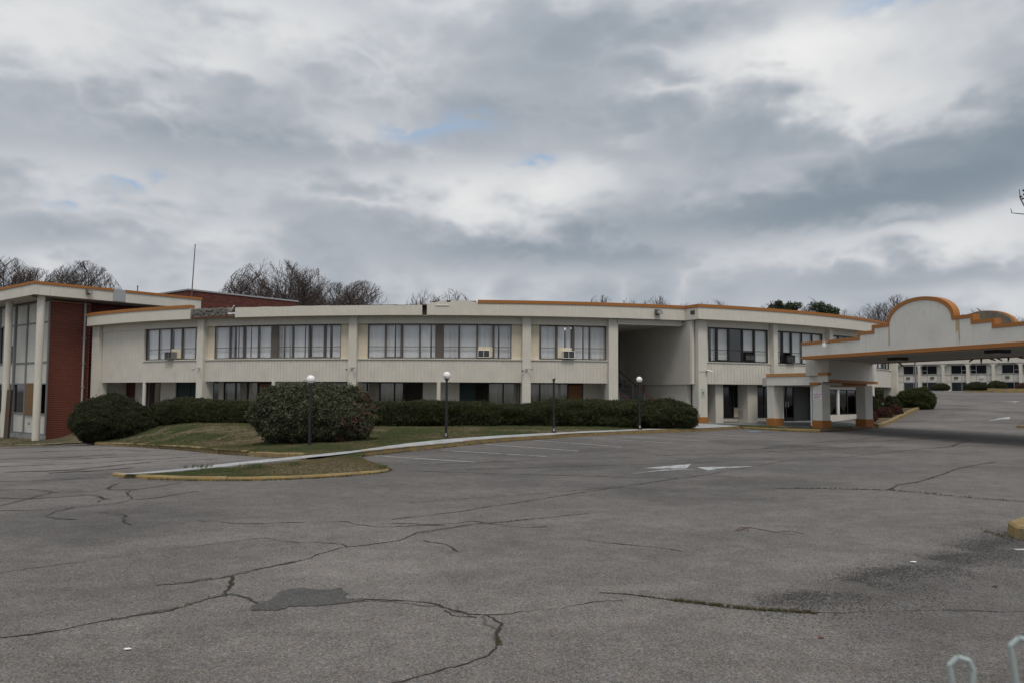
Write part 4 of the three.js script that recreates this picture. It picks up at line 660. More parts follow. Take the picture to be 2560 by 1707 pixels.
/* ------------------------------------------------------------------ entrance canopy over the drive */
const canopy = thing('entrance_canopy', 'cream drive-through canopy with stepped arched parapet and orange edging', 'canopy', [15.1, 0, -40.8]);
const cpart = (n, m, f, p = canopy, l) => part(n, m, f, p, l);
{
  const D = [0.27, 0.963], FL = [13.94, -40.3], Wd = [5.6, -5.3], LEN = 15.36, TH = 0.22;
  const basis = o => new THREE.Matrix4().makeBasis(V(D[0], 0, D[1]), V(0, 1, 0), V(-D[1], 0, D[0])).setPosition(o[0], 0, o[1]);
  const half = [[0, 4.22], [4.05, 4.22], [4.05, 4.44], [4.98, 4.44], [4.98, 4.67], [5.88, 4.67]], cx = LEN / 2;
  const outline = inset => { // stepped gable with an elliptical middle
    const p = half.map(([s, y], i) => [s + (i === 0 ? 0 : inset), y - inset]), rx = cx - 5.88 - inset, ry = 0.90; const out = p.slice();
    for (let k = 1; k < 32; k++) { const a = Math.PI - Math.PI * k / 32; out.push([cx + rx * Math.cos(a), 4.67 - inset + ry * Math.pow(Math.sin(a), 0.9) * (1)]); }
    for (let i = p.length - 1; i >= 0; i--) out.push([LEN - p[i][0], p[i][1]]);
    return out;
  };
  const ext = (pts, depth, z0) => { const sh = new THREE.Shape(pts.map(q => new THREE.Vector2(q[0], q[1]))); const g = new THREE.ExtrudeGeometry(sh, { depth, bevelEnabled: false }); g.translate(0, 0, z0); return g; };
  const O = outline(0), I = outline(0.13);
  const rear = [FL[0] + Wd[0], FL[1] + Wd[1]];
  const wall = inn => [[0, 3.55], [LEN, 3.55], ...I.slice().reverse()];
  for (const [at, back] of [[FL, 0], [rear, 1]]) {
    const m4 = basis(at), z0 = back ? 0 : -TH;
    cpart('parapet', back ? M.rubblePaint : M.canopy, b => b.geo(ext(wall(), TH, z0), m4), canopy, back ? 'weathered rear parapet' : undefined);
    cpart('parapet_trim', M.orange, b => b.geo(ext([...O, ...I.slice().reverse()], back ? TH - 0.02 : TH + 0.07, z0 - 0.035), m4));
    if (back) cpart('parapet_edge', M.rubblePaint, b => b.geo(ext([...outline(0.03), ...I.slice().reverse()], 0.05, TH - 0.05), m4));
    cpart('lower_trim', M.orange, b => b.geo(ext([[-0.03, 3.4], [LEN + 0.03, 3.4], [LEN + 0.03, 3.55], [-0.03, 3.55]], TH + 0.07, z0 - 0.035), m4));
  }
  // rust run where the arch meets the step (stains seen in the photograph)
  const P = (s, y, d) => V(FL[0] + D[0] * s - D[1] * d, y, FL[1] + D[1] * s + D[0] * d), Q = (a, b) => [a, b];
  const quadPlan = (o, i) => [[FL[0] + D[0] * -o + 0, FL[1] - D[1] * o], [FL[0] + D[0] * LEN, FL[1] + D[1] * LEN], [rear[0] + D[0] * LEN, rear[1] + D[1] * LEN], [rear[0], rear[1]]];
  cpart('canopy_roof', M.roofing, b => b.prism(quadPlan(0).map((q, i) => i < 2 ? [q[0] + 0.25, q[1] - 0.2] : [q[0] - 0.05, q[1] + 0.04]), 3.62, 3.8));
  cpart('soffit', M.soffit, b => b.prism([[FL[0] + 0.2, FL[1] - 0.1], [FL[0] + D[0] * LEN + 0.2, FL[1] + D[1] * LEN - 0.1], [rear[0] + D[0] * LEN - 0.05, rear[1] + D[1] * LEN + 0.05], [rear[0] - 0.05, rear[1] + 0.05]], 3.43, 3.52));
  for (const e of [0, 1]) cpart('end_fascia', M.canopy, b => { const a = [FL[0] + D[0] * LEN * e, FL[1] + D[1] * LEN * e], F = wallFrame(V(a[0] + 0.25, 0, a[1] - 0.2), V(a[0] + Wd[0] - 0.05, 0, a[1] + Wd[1] + 0.05)); b.obox(F, 0, F.len, 3.42, 4.1, e ? -0.1 : 0, e ? 0 : 0.1); });
  cpart('torn_edge', M.torn, b => { const r = rng(31); for (const s of [2.1, 6.9, 7.4, 7.9, 8.3, 8.9, 9.4, 10.2]) { const a = V(rear[0] + D[0] * s, 3.42, rear[1] + D[1] * s), c = V(a.x + (r() - 0.3) * 0.5, 3.42 - 0.05 - 0.2 * r(), a.z + (r() - 0.5) * 0.6); b.limb(a, c, 0.05, 0.02, 4); } });
  // lower entrance roof and its deep pier box
  const L0 = [13.43, -44.2], L1 = [15.28, -40.58], A = [15.5, -40.95], B = [20.0, -46.0];
  cpart('entry_roof', M.canopy, b => b.prism([L0, [15.1, -40.93], [19.5, -46.1], [20.4, -51.2], [14.6, -48.9]], 2.21, 2.36));
  cpart('entry_fascia', M.canopy, b => b.prism([L0, L1, A, B, [20.5, -51], [14.6, -48.9]], 2.36, 2.66));
  cpart('entry_trim', M.tan, b => { const F = wallFrame(V(L0[0], 0, L0[1]), V(L1[0], 0, L1[1])); b.obox(F, -0.03, F.len + 0.02, 2.66, 2.81, -0.2, 0.04); });
  cpart('entry_trim', M.orange, b => { const F = wallFrame(V(A[0], 0, A[1]), V(B[0], 0, B[1])); b.obox(F, 0, F.len, 2.33, 2.47, -0.25, 0.05); b.obox(F, -0.5, F.len - 0.6, 2.2, 2.33, -0.8, -0.35); });
  cpart('pier_box', M.canopy, b => b.prism([[14.45, -41.3], [15.45, -40.9], [19.95, -45.95], [18.95, -46.9]], 2.664, 3.43));
  cpart('entry_roof_deck', M.roofing, b => b.prism([[13.7, -44.2], [14.9, -41.9], [18.9, -46.9], [20.3, -50.9], [14.8, -48.7]], 2.662, 2.72));
  const sq = (x, z, h, ang) => { const m = cpart('column', M.canopy, b => b.box(x, 1.1, z, 0.56, 2.22, 0.56, ang)); cpart('column_base', M.orange, b => b.box(x, 0.245, z, 0.63, 0.49, 0.63, ang), m); return m; };
  sq(15.12, -41.05, 0, 0.50); sq(13.85, -44.25, 0, 0.35); sq(18.35, -43.75, 0, 0.50);
  sq(18.9, -27.3, 0, 0.3); sq(23.2, -31.4, 0, 0.3);
  for (const q of [[18.9, -27.3], [23.2, -31.4]]) cpart('pier', M.canopy, b => b.box(q[0], 2.82, q[1], 0.9, 1.2, 0.9, 0.3));
  cpart('downspout', M.whitePaint, b => b.path([V(15.0, 2.2, -42.05), V(14.98, 0.25, -42.0), V(15.03, 0.14, -41.85)], 0.06, 10));
  // recessed light boxes under the soffit
  for (const [s, w] of [[4.6, 0.42], [10.6, 0.25], [11.4, 0.72]]) { const x = FL[0] + D[0] * s + Wd[0] * w, z = FL[1] + D[1] * s + Wd[1] * w; const g = thing('canopy_light', ['dark square light box under the canopy near its pier', 'dark square light box under the canopy near its front edge', 'dark square light box under the canopy near the torn rear edge'][s < 5 ? 0 : s < 11 ? 1 : 2], 'light fixture', [x, 3.43, z], 'light boxes under the canopy'); part('housing', M.black, b => b.box(x, 3.37, z, 0.62, 0.12, 0.62, 0.3), g); part('lens', M.smokedLens, b => b.box(x, 3.305, z, 0.5, 0.02, 0.5, 0.3), g); }
  // stains: rust that ran down from the parapet joints
  for (const [s, w, y1] of [[5.98, 0.05, 4.56], [9.62, 0.20, 4.52]]) cpart('rust_stain', M.stain, b => { const r = rng(Math.round(s * 10)); for (let k = 0; k < 9; k++) { const o = (r() - 0.5) * w, ww = 0.012 + 0.02 * r(), l = 0.35 + 0.55 * r(); b.quad(P(s + o - ww, Math.max(3.57, y1 - l), 0.004 + k * 0.0006), P(s + o + ww, Math.max(3.57, y1 - l), 0.004 + k * 0.0006), P(s + o + ww * 0.7, y1, 0.004 + k * 0.0006), P(s + o - ww * 0.7, y1, 0.004 + k * 0.0006)); } });
}
/* ------------------------------------------------------------------ brick block on the left */
const block = thing('brick_building', 'two-storey brick block with round white columns and panelled glass front', 'building', [-25.2, -1, -45.7]);
const u1 = [0.62, -0.785], u2 = [-0.76, -0.65], Bc = [-25.2, -45.7];
const bpart = (n, m, f, p = block, l) => part(n, m, f, p, l);
const off = (o, a, s, b, t = 0) => [o[0] + a[0] * s + (b ? b[0] * t : 0), o[1] + a[1] * s + (b ? b[1] * t : 0)];
{
  const Q = [-25.08, -43.82], fr = wallFrame(V(Q[0], 0, Q[1]), V(...[Q[0] + u1[0], 0, Q[1] + u1[1]])), fl = wallFrame(V(Q[0] + u2[0] * 14, 0, Q[1] + u2[1] * 14), V(Q[0], 0, Q[1]));
  bpart('fascia', M.cream, b => b.obox(fr, 0, 9.6, 6.72, 7.29, -0.25, 0)); bpart('fascia', M.cream, b => b.obox(fl, 0, 14, 6.72, 7.29, -0.25, 0.002));
  bpart('roof_trim', M.orange, b => b.obox(fr, -0.04, 4.15, 7.29, 7.43, -0.3, 0.05)); bpart('roof_trim', M.orange, b => b.obox(fr, 4.85, 9.65, 7.29, 7.43, -0.3, 0.05)); bpart('roof_trim', M.orange, b => b.obox(fl, 0, 14.03, 7.292, 7.432, -0.3, 0.05));
  bpart('fascia_patch', M.grey, b => b.obox(fr, 4.15, 4.85, 6.74, 7.42, -0.2, 0.03), block, 'bare grey metal sheet patching the fascia');
  bpart('roof', M.roofing, b => b.prism([off(Q, u1, 0.1, u2, 0.1), off(Q, u1, 9.5, u2, 0.1), off(Q, u1, 9.5, u2, 3), off(Q, u1, 4.2, u2, 3), off(Q, u1, 4.2, u2, 13.9), off(Q, u1, 0.1, u2, 13.9)], 6.95, 7.2));
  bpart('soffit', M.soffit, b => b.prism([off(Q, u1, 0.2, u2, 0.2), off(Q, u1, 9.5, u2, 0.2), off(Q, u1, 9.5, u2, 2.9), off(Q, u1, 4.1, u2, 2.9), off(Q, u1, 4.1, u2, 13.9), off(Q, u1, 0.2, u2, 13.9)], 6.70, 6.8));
  bpart('gutter', M.bronze, b => b.obox(fr, 0.1, 9.4, 6.62, 6.72, -0.7, -0.5));
  // brick wall: real bricks, raked joints
  const fb = wallFrame(V(Bc[0], 0, Bc[1]), V(Bc[0] + u1[0], 0, Bc[1] + u1[1])), BW = 2.14, y0 = -1.15, y1 = 6.62;
  const wall = bpart('brick_wall', M.mortar, b => b.obox(fb, 0.012, BW - 0.012, y0, y1, -0.34, -0.014));
  const mats = []; for (let k = 0; k < 7; k++) { const n = hash(k, 5, 5), d = hash(k, 9, 1); mats.push(std(0.100 + 0.070 * n, 0.024 + 0.013 * n + 0.008 * d, 0.017 + 0.008 * n, 0.92)); }
  const rowH = 0.1, L = 0.3, tall = Math.floor((y1 - y0) / rowH), rest = mats.map(() => new MB()), gs = {}; let made = 0;
  const brickGeo = w => { const k = w.toFixed(3); if (!gs[k]) { const b = new MB(), F = (s, y, d) => V(u1[0] * s - u1[1] * d, y, u1[1] * s + u1[0] * d); b.obox(F, 0, w, 0, rowH - 0.02, -0.06, 0); gs[k] = b.geometry(); } return gs[k]; };
  for (let r = 0; r < tall; r++) for (let c = -1; c < 9; c++) {
    const a = Math.max(0, c * L + (r % 2) * L / 2), e = Math.min(BW, (c + 1) * L + (r % 2) * L / 2) - 0.02; if (e - a < 0.05) continue;
    const k = Math.floor(hash(r, c + 5, 3) * 7), y = y0 + r * rowH, d = 0.004 * hash(r, c + 3, 9);
    if (a < 1.9 && y > -1.05 && y < 6.5 && made < 300 && r % 2 === 0) { const m = new THREE.Mesh(brickGeo(e - a), mats[k]); m.name = 'brick'; const p = fb(a, y, d); m.position.set(p.x - block.position.x, p.y - block.position.y, p.z - block.position.z); wall.add(m); made++; }
    else rest[k].obox(fb, a, e, y, y + rowH - 0.02, -0.06, d);
  }
  rest.forEach((b, k) => { const m = b.to(wall, 'brickwork', mats[k]); m.userData.kind = 'stuff'; });
  bpart('upper_brick_wall', M.brick, b => { b.obox(fb, BW, 9.3, 5.6, 6.70, -0.75, -0.35); }); bpart('return_wall', M.brick, b => b.obox(fb, BW, BW + 2.2, -1.2, 5.6, -0.75, -0.35));
  bpart('rear_wall', M.brick, b => { const F = wallFrame(V(...[Bc[0] + u1[0] * 2.05 + u2[0] * 0.3, 0, Bc[1] + u1[1] * 2.05 + u2[1] * 0.3]), V(...[Bc[0] + u1[0] * 2.05 + u2[0] * 13, 0, Bc[1] + u1[1] * 2.05 + u2[1] * 13])); b.obox(F, 0, 12.7, -1.2, 6.7, -0.1, 0.1); });
  const ds = bpart('downspout', M.steelPale, b => { b.limb(fb(1.78, -1.0, 0.09), fb(1.78, 6.62, 0.09), 0.06, 0.06, 10); });
  for (const y of [0.6, 1.9, 3.2, 4.6, 5.9]) bpart('bracket', M.grey, b => b.obox(fb, 1.69, 1.87, y, y + 0.04, 0, 0.16), ds);
  // glass and panel front
  const fc = wallFrame(V(Bc[0] + u2[0] * 14, 0, Bc[1] + u2[1] * 14), V(Bc[0], 0, Bc[1])), S = s => 14 - s;
  const vs = [0.1, 1.5, 3.24, 4.95, 6.1, 7.5, 9.2, 10.9, 12.4, 13.9], rows = [-0.67, 0.42, 2.08, 3.27, 5.46, 6.6];
  bpart('plinth', M.concrete, b => b.obox(fc, 0, 13.95, -1.3, -0.67, -0.3, 0.02));
  const frame = bpart('curtain_wall', M.greyFrame, b => {
    for (const v of vs) b.obox(fc, S(v) - 0.06, S(v) + 0.06, -0.67, 6.65, -0.12, 0.05);
    b.obox(fc, S(4.95) - 0.16, S(4.95) + 0.02, -0.66, 6.64, -0.12, 0.08);
    for (const y of rows) b.obox(fc, 0.02, 13.9, y - 0.035, y + 0.035, -0.10, 0.03);
  });
  for (let i = 0; i + 1 < vs.length; i++) for (let j = 0; j + 1 < rows.length; j++) {
    const a = S(vs[i + 1]) + 0.06, e = S(vs[i]) - 0.06, y0 = rows[j] + 0.035, y1 = rows[j + 1] - 0.035;
    const glass = j === 1 || (j === 3 && (i >= 4 || i === 3)) || (j === 4 && i >= 5);
    if (!glass) bpart('infill_panel', M.panel, b => b.obox(fc, a, e, y0, y1, -0.06, -0.02), frame);
    else if (j === 3 && i === 3) { bpart('infill_panel', M.panel, b => b.obox(fc, a, e, y0 + 1.0, y1, -0.06, -0.02), frame); bpart('pane', M.smoked, b => b.obox(fc, a, e, y0, y0 + 0.97, -0.05, -0.044), frame); }
    else { if (!(j === 1 && (i === 0 || i === 1))) bpart('pane', M.smoked, b => b.obox(fc, a, e, y0, y1, -0.05, -0.044), frame);
      if (j === 1 && i > 1) bpart('curtain', i === 2 ? M.shade : M.curtain, b => b.obox(fc, a + 0.1, e - (i === 2 ? 0.5 : 0.9), y0 + 0.1, y1 - 0.1, -0.3, -0.29), frame); }
  }
  bpart('chipboard_sheet', M.osb, b => b.obox(fc, S(3.02), S(1.85), 0.36, 2.12, 0.055, 0.075), block, 'pale chipboard sheet over a lower window');
  bpart('plank', M.oldWood, b => b.obox(fc, S(1.62), S(1.25), -0.35, 2.1, 0.06, 0.09));
  bpart('vent', M.greyFrame, b => { for (const y of [-0.1, -0.18]) b.obox(fc, S(2.7), S(2.4), y, y + 0.03, -0.02, 0.0); });
  bpart('floor', M.room, b => { for (const y of [-1.1, 2.7]) b.prism([off(Bc, u2, 0.3, u1, 0.3), off(Bc, u2, 13.8, u1, 0.3), off(Bc, u2, 13.8, u1, 1.9), off(Bc, u2, 0.3, u1, 1.9)], y, y + 0.2); });
  for (const p of [[-25.12, -44.55], [-28.6, -47.55], [-32.1, -50.55], [-35.6, -53.5]]) bpart('column', M.cream, b => b.limb(V(p[0], -1.2, p[1]), V(p[0], 6.72, p[1]), 0.19, 0.19, 20));
}
block.scale.setScalar(1.19); block.position.set(-29.99, -1.51, -54.38);                    // its true size and place
{ // brick penthouse behind
  const o = thing('brick_penthouse', 'plain red brick roof block with grey coping behind the motel roof', 'building', [-21.9, 5.5, -56.4]);
  const A = [-21.9, -56.4], P = [A, off(A, u1, 9), off(A, u1, 9, u2, 9), off(A, u2, 9)];
  part('wall', M.brick, b => b.prism(P, 5.5, 8.5), o); part('coping', M.grey, b => b.prism([off(A, u1, -0.06, u2, -0.06), off(A, u1, 9.06, u2, -0.06), off(A, u1, 9.06, u2, 9.06), off(A, u1, -0.06, u2, 9.06)], 8.5, 8.6), o); o.scale.setScalar(1.19); o.position.set(-26.06, 6.22, -67.12);
  const hall = thing('brick_hall', 'low brick hall carrying the roof block', 'building', [-24, -1, -58]); part('wall', M.brick, b => b.prism([[-22.4, -57.2], [-16, -65.5], [-26, -74], [-34, -66]], -1, 5.49), hall); hall.scale.setScalar(1.19); hall.position.set(-28.56, -1.51, -69.02);
}
/* ------------------------------------------------------------------ far wing up the drive */
const farWing = thing('far_motel_wing', 'distant cream two-storey motel wing with dark windows between rounded pilasters', 'building', [65.9, 2.3, -141]);
{
  const F = wallFrame(V(65.9, 0, -141), V(77, 0, -129)), f = (n, m, g, p = farWing, l) => part(n, m, g, p, l), S0 = -9, S1 = 36;
  f('wall', M.cream, b => b.obox(F, S0, S1, 1.2, 7.0, -9, -0.35)); f('roof_fascia', M.cream, b => b.obox(F, S0 - 0.3, S1, 6.9, 7.75, -9, 0.25)); f('roof', M.roofing, b => b.obox(F, S0, S1, 7.752, 7.8, -9, 0.2));
  const pil = [-8.9, -5.1, -1.3, 2.48, 6.24, 9.96, 13.67, 17.45, 21.2, 24.9, 28.6, 32.3, 35.8];
  const frac = (a, e) => a;
  for (let i = 0; i < pil.length; i++) f('pilaster', M.cream, b => b.obox(F, pil[i] - 0.21, pil[i] + 0.21, 1.2, 6.9, -0.35, 0.18));
  for (let i = 0; i + 1 < pil.length; i++) {
    const a = pil[i] + 0.21, e = pil[i + 1] - 0.21, rev = i % 2 === 0;           // rooms mirror each other
    // rounded upper corners between the pilasters
    f('arch_corner', M.cream, b => { for (const [s, q] of [[a, 1], [e, -1]]) for (let k = 0; k < 5; k++) { const w = 0.62 * (1 - Math.cos((k + 0.5) / 5 * Math.PI / 2)); if (w > 0.02) b.obox(F, Math.min(s, s + q * w), Math.max(s, s + q * w), 6.9 - 0.11 * (5 - k), 6.9 - 0.11 * (4 - k), -0.35, 0.14); } });
    const w0 = rev ? a + 0.86 : a + 0.05, w1 = rev ? e - 0.05 : e - 0.86, sp = rev ? w1 - 0.82 : w0 + 0.84;
    for (const [y0, y1, up] of [[2.5, 3.95, 0], [5.27, 6.66, 1]]) {
      const w = f('window', M.steelPale, b => { b.obox(F, w0, w1, y0, y0 + 0.05, -0.36, -0.28); b.obox(F, w0, w1, y1 - 0.05, y1, -0.36, -0.28); for (const s of [w0, sp, w1 - 0.05]) b.obox(F, s, s + 0.06, y0 + 0.05, y1 - 0.05, -0.36, -0.27); const [x0, x1] = rev ? [sp + 0.06, w1 - 0.05] : [w0 + 0.06, sp]; if (up) b.obox(F, x0, x1, y0 + 0.55, y0 + 0.61, -0.36, -0.28); });
      f('pane', M.darkPane, b => b.obox(F, w0 + 0.06, w1 - 0.05, y0 + 0.05, y1 - 0.05, -0.345, -0.335), w);
    }
    f('floor_band', M.greyFrame, b => { b.obox(F, a, e, 5.1, 5.14, -0.35, -0.3); b.obox(F, a, e, 4.02, 4.05, -0.35, -0.31); for (const s of [rev ? w0 : w1, sp]) b.obox(F, s - 0.02, s + 0.02, 4.05, 5.1, -0.35, -0.32); });
    const c = rev ? w0 + 0.75 : w1 - 0.8; f('air_conditioner_sleeve', i === 5 ? M.cream : M.bronze, b => b.obox(F, c - 0.28, c + 0.28, 4.52, 4.86, -0.4, -0.2));
  }
}
{ // gate-like low building glimpsed under the wing
  const o = thing('garden_wall', 'low pale wall with brick coping seen through the gap under the motel wing', 'wall', [31, 0.4, -74]);
  part('wall', M.concrete, b => b.box(31, 0.7, -76, 9, 1.1, 0.3, 0.2), o); part('coping', M.brick, b => b.box(31, 1.29, -76, 9.1, 0.08, 0.4, 0.2), o);
}
/* ------------------------------------------------------------------ lamp posts */
function lampPost(label, at, h, globe, seed) {
  const g = thing('lamp_post', label, 'lamp post', at, 'black posts along the pavement', true), mk = (n, m, f, p = g) => { const b = new MB(); f(b); return b.to(p, n, m); };
  const lean = (hash(seed, 2, 3) - 0.5) * 0.03;
  mk('pole', M.black, b => b.limb(V(0, -0.1, 0), V(lean, h, 0), 0.048, 0.042, 14)); mk('base_plate', M.black, b => { b.limb(V(0, -0.1, 0), V(0, 0.03, 0), 0.11, 0.11, 14); b.limb(V(0, 0.03, 0), V(0, 0.14, 0), 0.075, 0.055, 14); });
  mk('access_cover', M.steel, b => b.box(0, 0.12, 0.062, 0.06, 0.11, 0.02));
  if (globe) {
    const f = mk('fitter', M.black, b => { b.limb(V(lean, h - 0.02, 0), V(lean, h + 0.04, 0), 0.06, 0.085, 16); });
    mk('globe', M.globe, b => b.geo(new THREE.SphereGeometry(0.135, 28, 20), new THREE.Matrix4().makeTranslation(lean, h + 0.155, 0)));
  } else { mk('bracket', M.black, b => { b.limb(V(lean, h - 0.03, 0), V(lean, h + 0.03, 0), 0.055, 0.07, 10); b.limb(V(lean - 0.05, h + 0.02, 0), V(lean + 0.1, h + 0.06, 0.01), 0.014, 0.012, 6); b.limb(V(lean + 0.02, h + 0.03, 0), V(lean + 0.05, h + 0.09, 0), 0.012, 0.01, 6); }); }
  return g;
}
lampPost('black lamp post with white globe in front of the big round bush', [-6.2, -0.12, -25.9], 2.06, true, 1);
lampPost('black lamp post with white globe on the lawn left of the bare post', [-2.31, 0.12, -29.8], 2.05, true, 2);
lampPost('bare black post with no globe, only a broken bracket', [1.7, 0.14, -33.9], 2.12, false, 3);
lampPost('black lamp post with white globe before the stairwell', [5.72, 0.14, -37.6], 2.06, true, 4);
/* ------------------------------------------------------------------ window air conditioners */
function airCon(label, t, r, y, w, h, d, mat, blank) {
  const F = chord(t - 0.5, t + 0.5, r), c = F.len / 2, p = F(c, y, 0), g = thing('air_conditioner', label, 'air conditioner', [p.x, p.y, p.z], 'window air conditioners');
  const body = part('case', mat || M.whitePaint, b => { b.obox(F, c - w / 2, c + w / 2, y, y + 0.03, -0.3, d); b.obox(F, c - w / 2, c + w / 2, y + h - 0.03, y + h, -0.3, d); b.obox(F, c - w / 2, c - w / 2 + 0.03, y + 0.03, y + h - 0.03, -0.3, d); b.obox(F, c + w / 2 - 0.03, c + w / 2, y + 0.03, y + h - 0.03, -0.3, d); b.obox(F, c - 0.012, c + 0.012, y + 0.03, y + h - 0.03, d - 0.05, d - 0.005); }, g);
  part('coil', M.dark, b => b.obox(F, c - w / 2 + 0.03, c + w / 2 - 0.03, y + 0.03, y + h - 0.03, -0.2, d - 0.09), g);
  const n = 5; for (let k = 0; k < n; k++) part('louvre', M.greyFrame, b => { const yy = y + 0.05 + (h - 0.1) * k / n; b.obox(F, c - w / 2 + 0.03, c + w / 2 - 0.03, yy, yy + 0.018, d - 0.07, d - 0.012); }, g);
  if (blank) { const [t0, t1, y0, y1] = blank, Fb = chord(t0, t1, r - 0.03); part('surround', M.warm, b => { b.obox(Fb, 0, Fb.len, Math.max(y0, y + h), y1, -0.04, 0); const s = chord(t0, t, r - 0.03); b.obox(Fb, 0, Math.max(0.02, s.len - w / 2), y0, Math.max(y0, y + h) - 0.001, -0.04, 0); b.obox(Fb, Math.min(Fb.len - 0.02, s.len + w / 2), Fb.len, y0, Math.max(y0, y + h) - 0.001, -0.04, 0); }, g); }
  return g;
}
airCon('grey window air conditioner in the window nearest the brick block', -28.2, 36.26, 3.62, 0.62, 0.44, 0.36, M.greyFrame, [-28.55, -27.05, 3.63, 4.25]);
airCon('white air conditioner under the third curtained window right of the middle mullion', 2.75, 36.26, 3.66, 0.66, 0.41, 0.14, null, [2.2, 3.6, 3.63, 4.26]);
airCon('white air conditioner in the upper window beside the stairwell', 10.18, 36.26, 3.65, 0.68, 0.42, 0.3, null, [9.2, 10.65, 3.63, 4.26]);
airCon('dark air conditioner sagging in the first black-framed upper window', 27.5, 37.38, 3.72, 0.72, 0.36, 0.12, M.black, null);
airCon('dark air conditioner in the black-framed upper window behind the canopy end', 32.5, 37.38, 3.66, 0.7, 0.45, 0.25, M.black, null);
airCon('white air conditioner at ground level beside the entrance', 28.25, 36.28, 0.36, 0.68, 0.40, 0.4, M.steelPale, [27.2, 28.8, 0.36, 0.94]);
/* ------------------------------------------------------------------ floodlights, spotlights, cameras */
function flood(name, label, F, s, y, d, w, h, mat = M.bronze) {
  const p = F(s, y, d), g = thing(name, label, 'floodlight', [p.x, p.y, p.z], 'floodlights on the roof edges');
  part('housing', mat, b => b.hex([F(s - w / 2, y - h / 2, d + 0.42), F(s + w / 2, y - h / 2, d + 0.42), F(s + w / 2, y - h * 0.35, d + 0.06), F(s - w / 2, y - h * 0.35, d + 0.06), F(s - w * 0.42, y + h * 0.25, d + 0.34), F(s + w * 0.42, y + h * 0.25, d + 0.34), F(s + w * 0.42, y + h / 2, d + 0.04), F(s - w * 0.42, y + h / 2, d + 0.04)]), g);
  part('lens', M.glassGrey, b => b.hex([F(s - w * 0.42, y - h * 0.46, d + 0.435), F(s + w * 0.42, y - h * 0.46, d + 0.435), F(s + w * 0.42, y - h * 0.46, d + 0.42), F(s - w * 0.42, y - h * 0.46, d + 0.42), F(s - w * 0.36, y + h * 0.15, d + 0.375), F(s + w * 0.36, y + h * 0.15, d + 0.375), F(s + w * 0.36, y + h * 0.15, d + 0.36), F(s - w * 0.36, y + h * 0.15, d + 0.36)]), g);
  part('arm', mat, b => b.obox(F, s - 0.05, s + 0.05, y - h * 0.62, y - h * 0.4, -0.03 + d, d + 0.2), g); return g;
}
{ const F = chord(17.6, 18.6, 37.0); flood('floodlight', 'bronze floodlight on the fascia above the stairwell', F, F.len / 2, 6.33, 0, 0.36, 0.3); }
{ const Q = [-25.08, -43.82], F = wallFrame(V(Q[0], 0, Q[1]), V(Q[0] + u1[0], 0, Q[1] + u1[1])); flood('floodlight', 'bronze floodlight on the fascia of the brick block', F, 2.75, 7.12, 0, 0.34, 0.3).position.set(-27.82, 8.15, -54.71); }
function spot(label, t, r, y, seed, kind) {
  const p = ring(t, r, y), g = thing(kind ? 'security_camera' : 'twin_spotlight', label, kind ? 'camera' : 'spotlight', [p.x, p.y, p.z], kind ? undefined : 'twin spotlights on the columns'), a = hash(seed, 4, 1) - 0.5;
  const Q = (x, yy, d) => { const q = ring(t + x / r / D2R, r + d, y + yy); return q; };
  part('mount', M.steelPale, b => b.limb(Q(0, 0, 0), Q(0, 0, 0.07), 0.06, 0.05, 10), g);
  if (kind) { part('arm', M.steelPale, b => b.limb(Q(0, 0.14, 0.03), Q(0, -0.02, 0.2), 0.025, 0.02, 6), g); part('camera_body', M.whitePaint, b => b.limb(Q(-0.06, 0.06, 0.1), Q(0.2, -0.05, 0.3), 0.055, 0.05, 10), g); part('cable', M.torn, b => b.limb(Q(0, -0.02, 0.01), Q(-0.5, -0.03, 0.006), 0.008, 0.008, 4), g); }
  else for (const s of [-1, 1]) { part('stem', M.steelPale, b => b.path([Q(0, 0, 0.06), Q(s * 0.1, 0.05 + a * 0.03, 0.12), Q(s * 0.19, 0.0, 0.16)], 0.014, 6), g); part('lamp_head', M.steelPale, b => b.limb(Q(s * 0.19, 0.01, 0.14), Q(s * (0.24 + a * 0.05), -0.05 + s * 0.04, 0.28), 0.035, 0.065, 12), g); }
  return g;
}
spot('twin spotlight on the column right of the air-conditioned end window', -24.15, 36.62, 3.05, 1); spot('drooping twin spotlight on the middle column above the big bush', -8.67, 36.62, 3.05, 2); spot('twin spotlight on the column left of the stairwell window', 6.45, 36.62, 3.02, 3);
spot('white security camera on the corner column with the parking sign', 22.3, 37.77, 3.02, 4, true);
{ // round-shaded lamp on the canopy parapet
  const D = [0.27, 0.963], FL = [13.94, -40.3], x = FL[0] + D[0] * 2.06 - 0.25, z = FL[1] + D[1] * 2.06 + 0.07, g = thing('barn_light', 'small silver lamp hanging on the left of the canopy parapet', 'lamp', [x, 4.1, z]);
  part('ballast', M.steel, b => b.limb(V(x, 4.08, z), V(x, 4.22, z), 0.07, 0.06, 14), g); part('arm', M.steel, b => b.limb(V(x, 4.12, z), V(x + 0.25, 4.14, z - 0.07), 0.02, 0.02, 6), g); part('shade', M.bright, b => b.limb(V(x, 3.9, z), V(x, 4.08, z), 0.12, 0.08, 18), g);
}
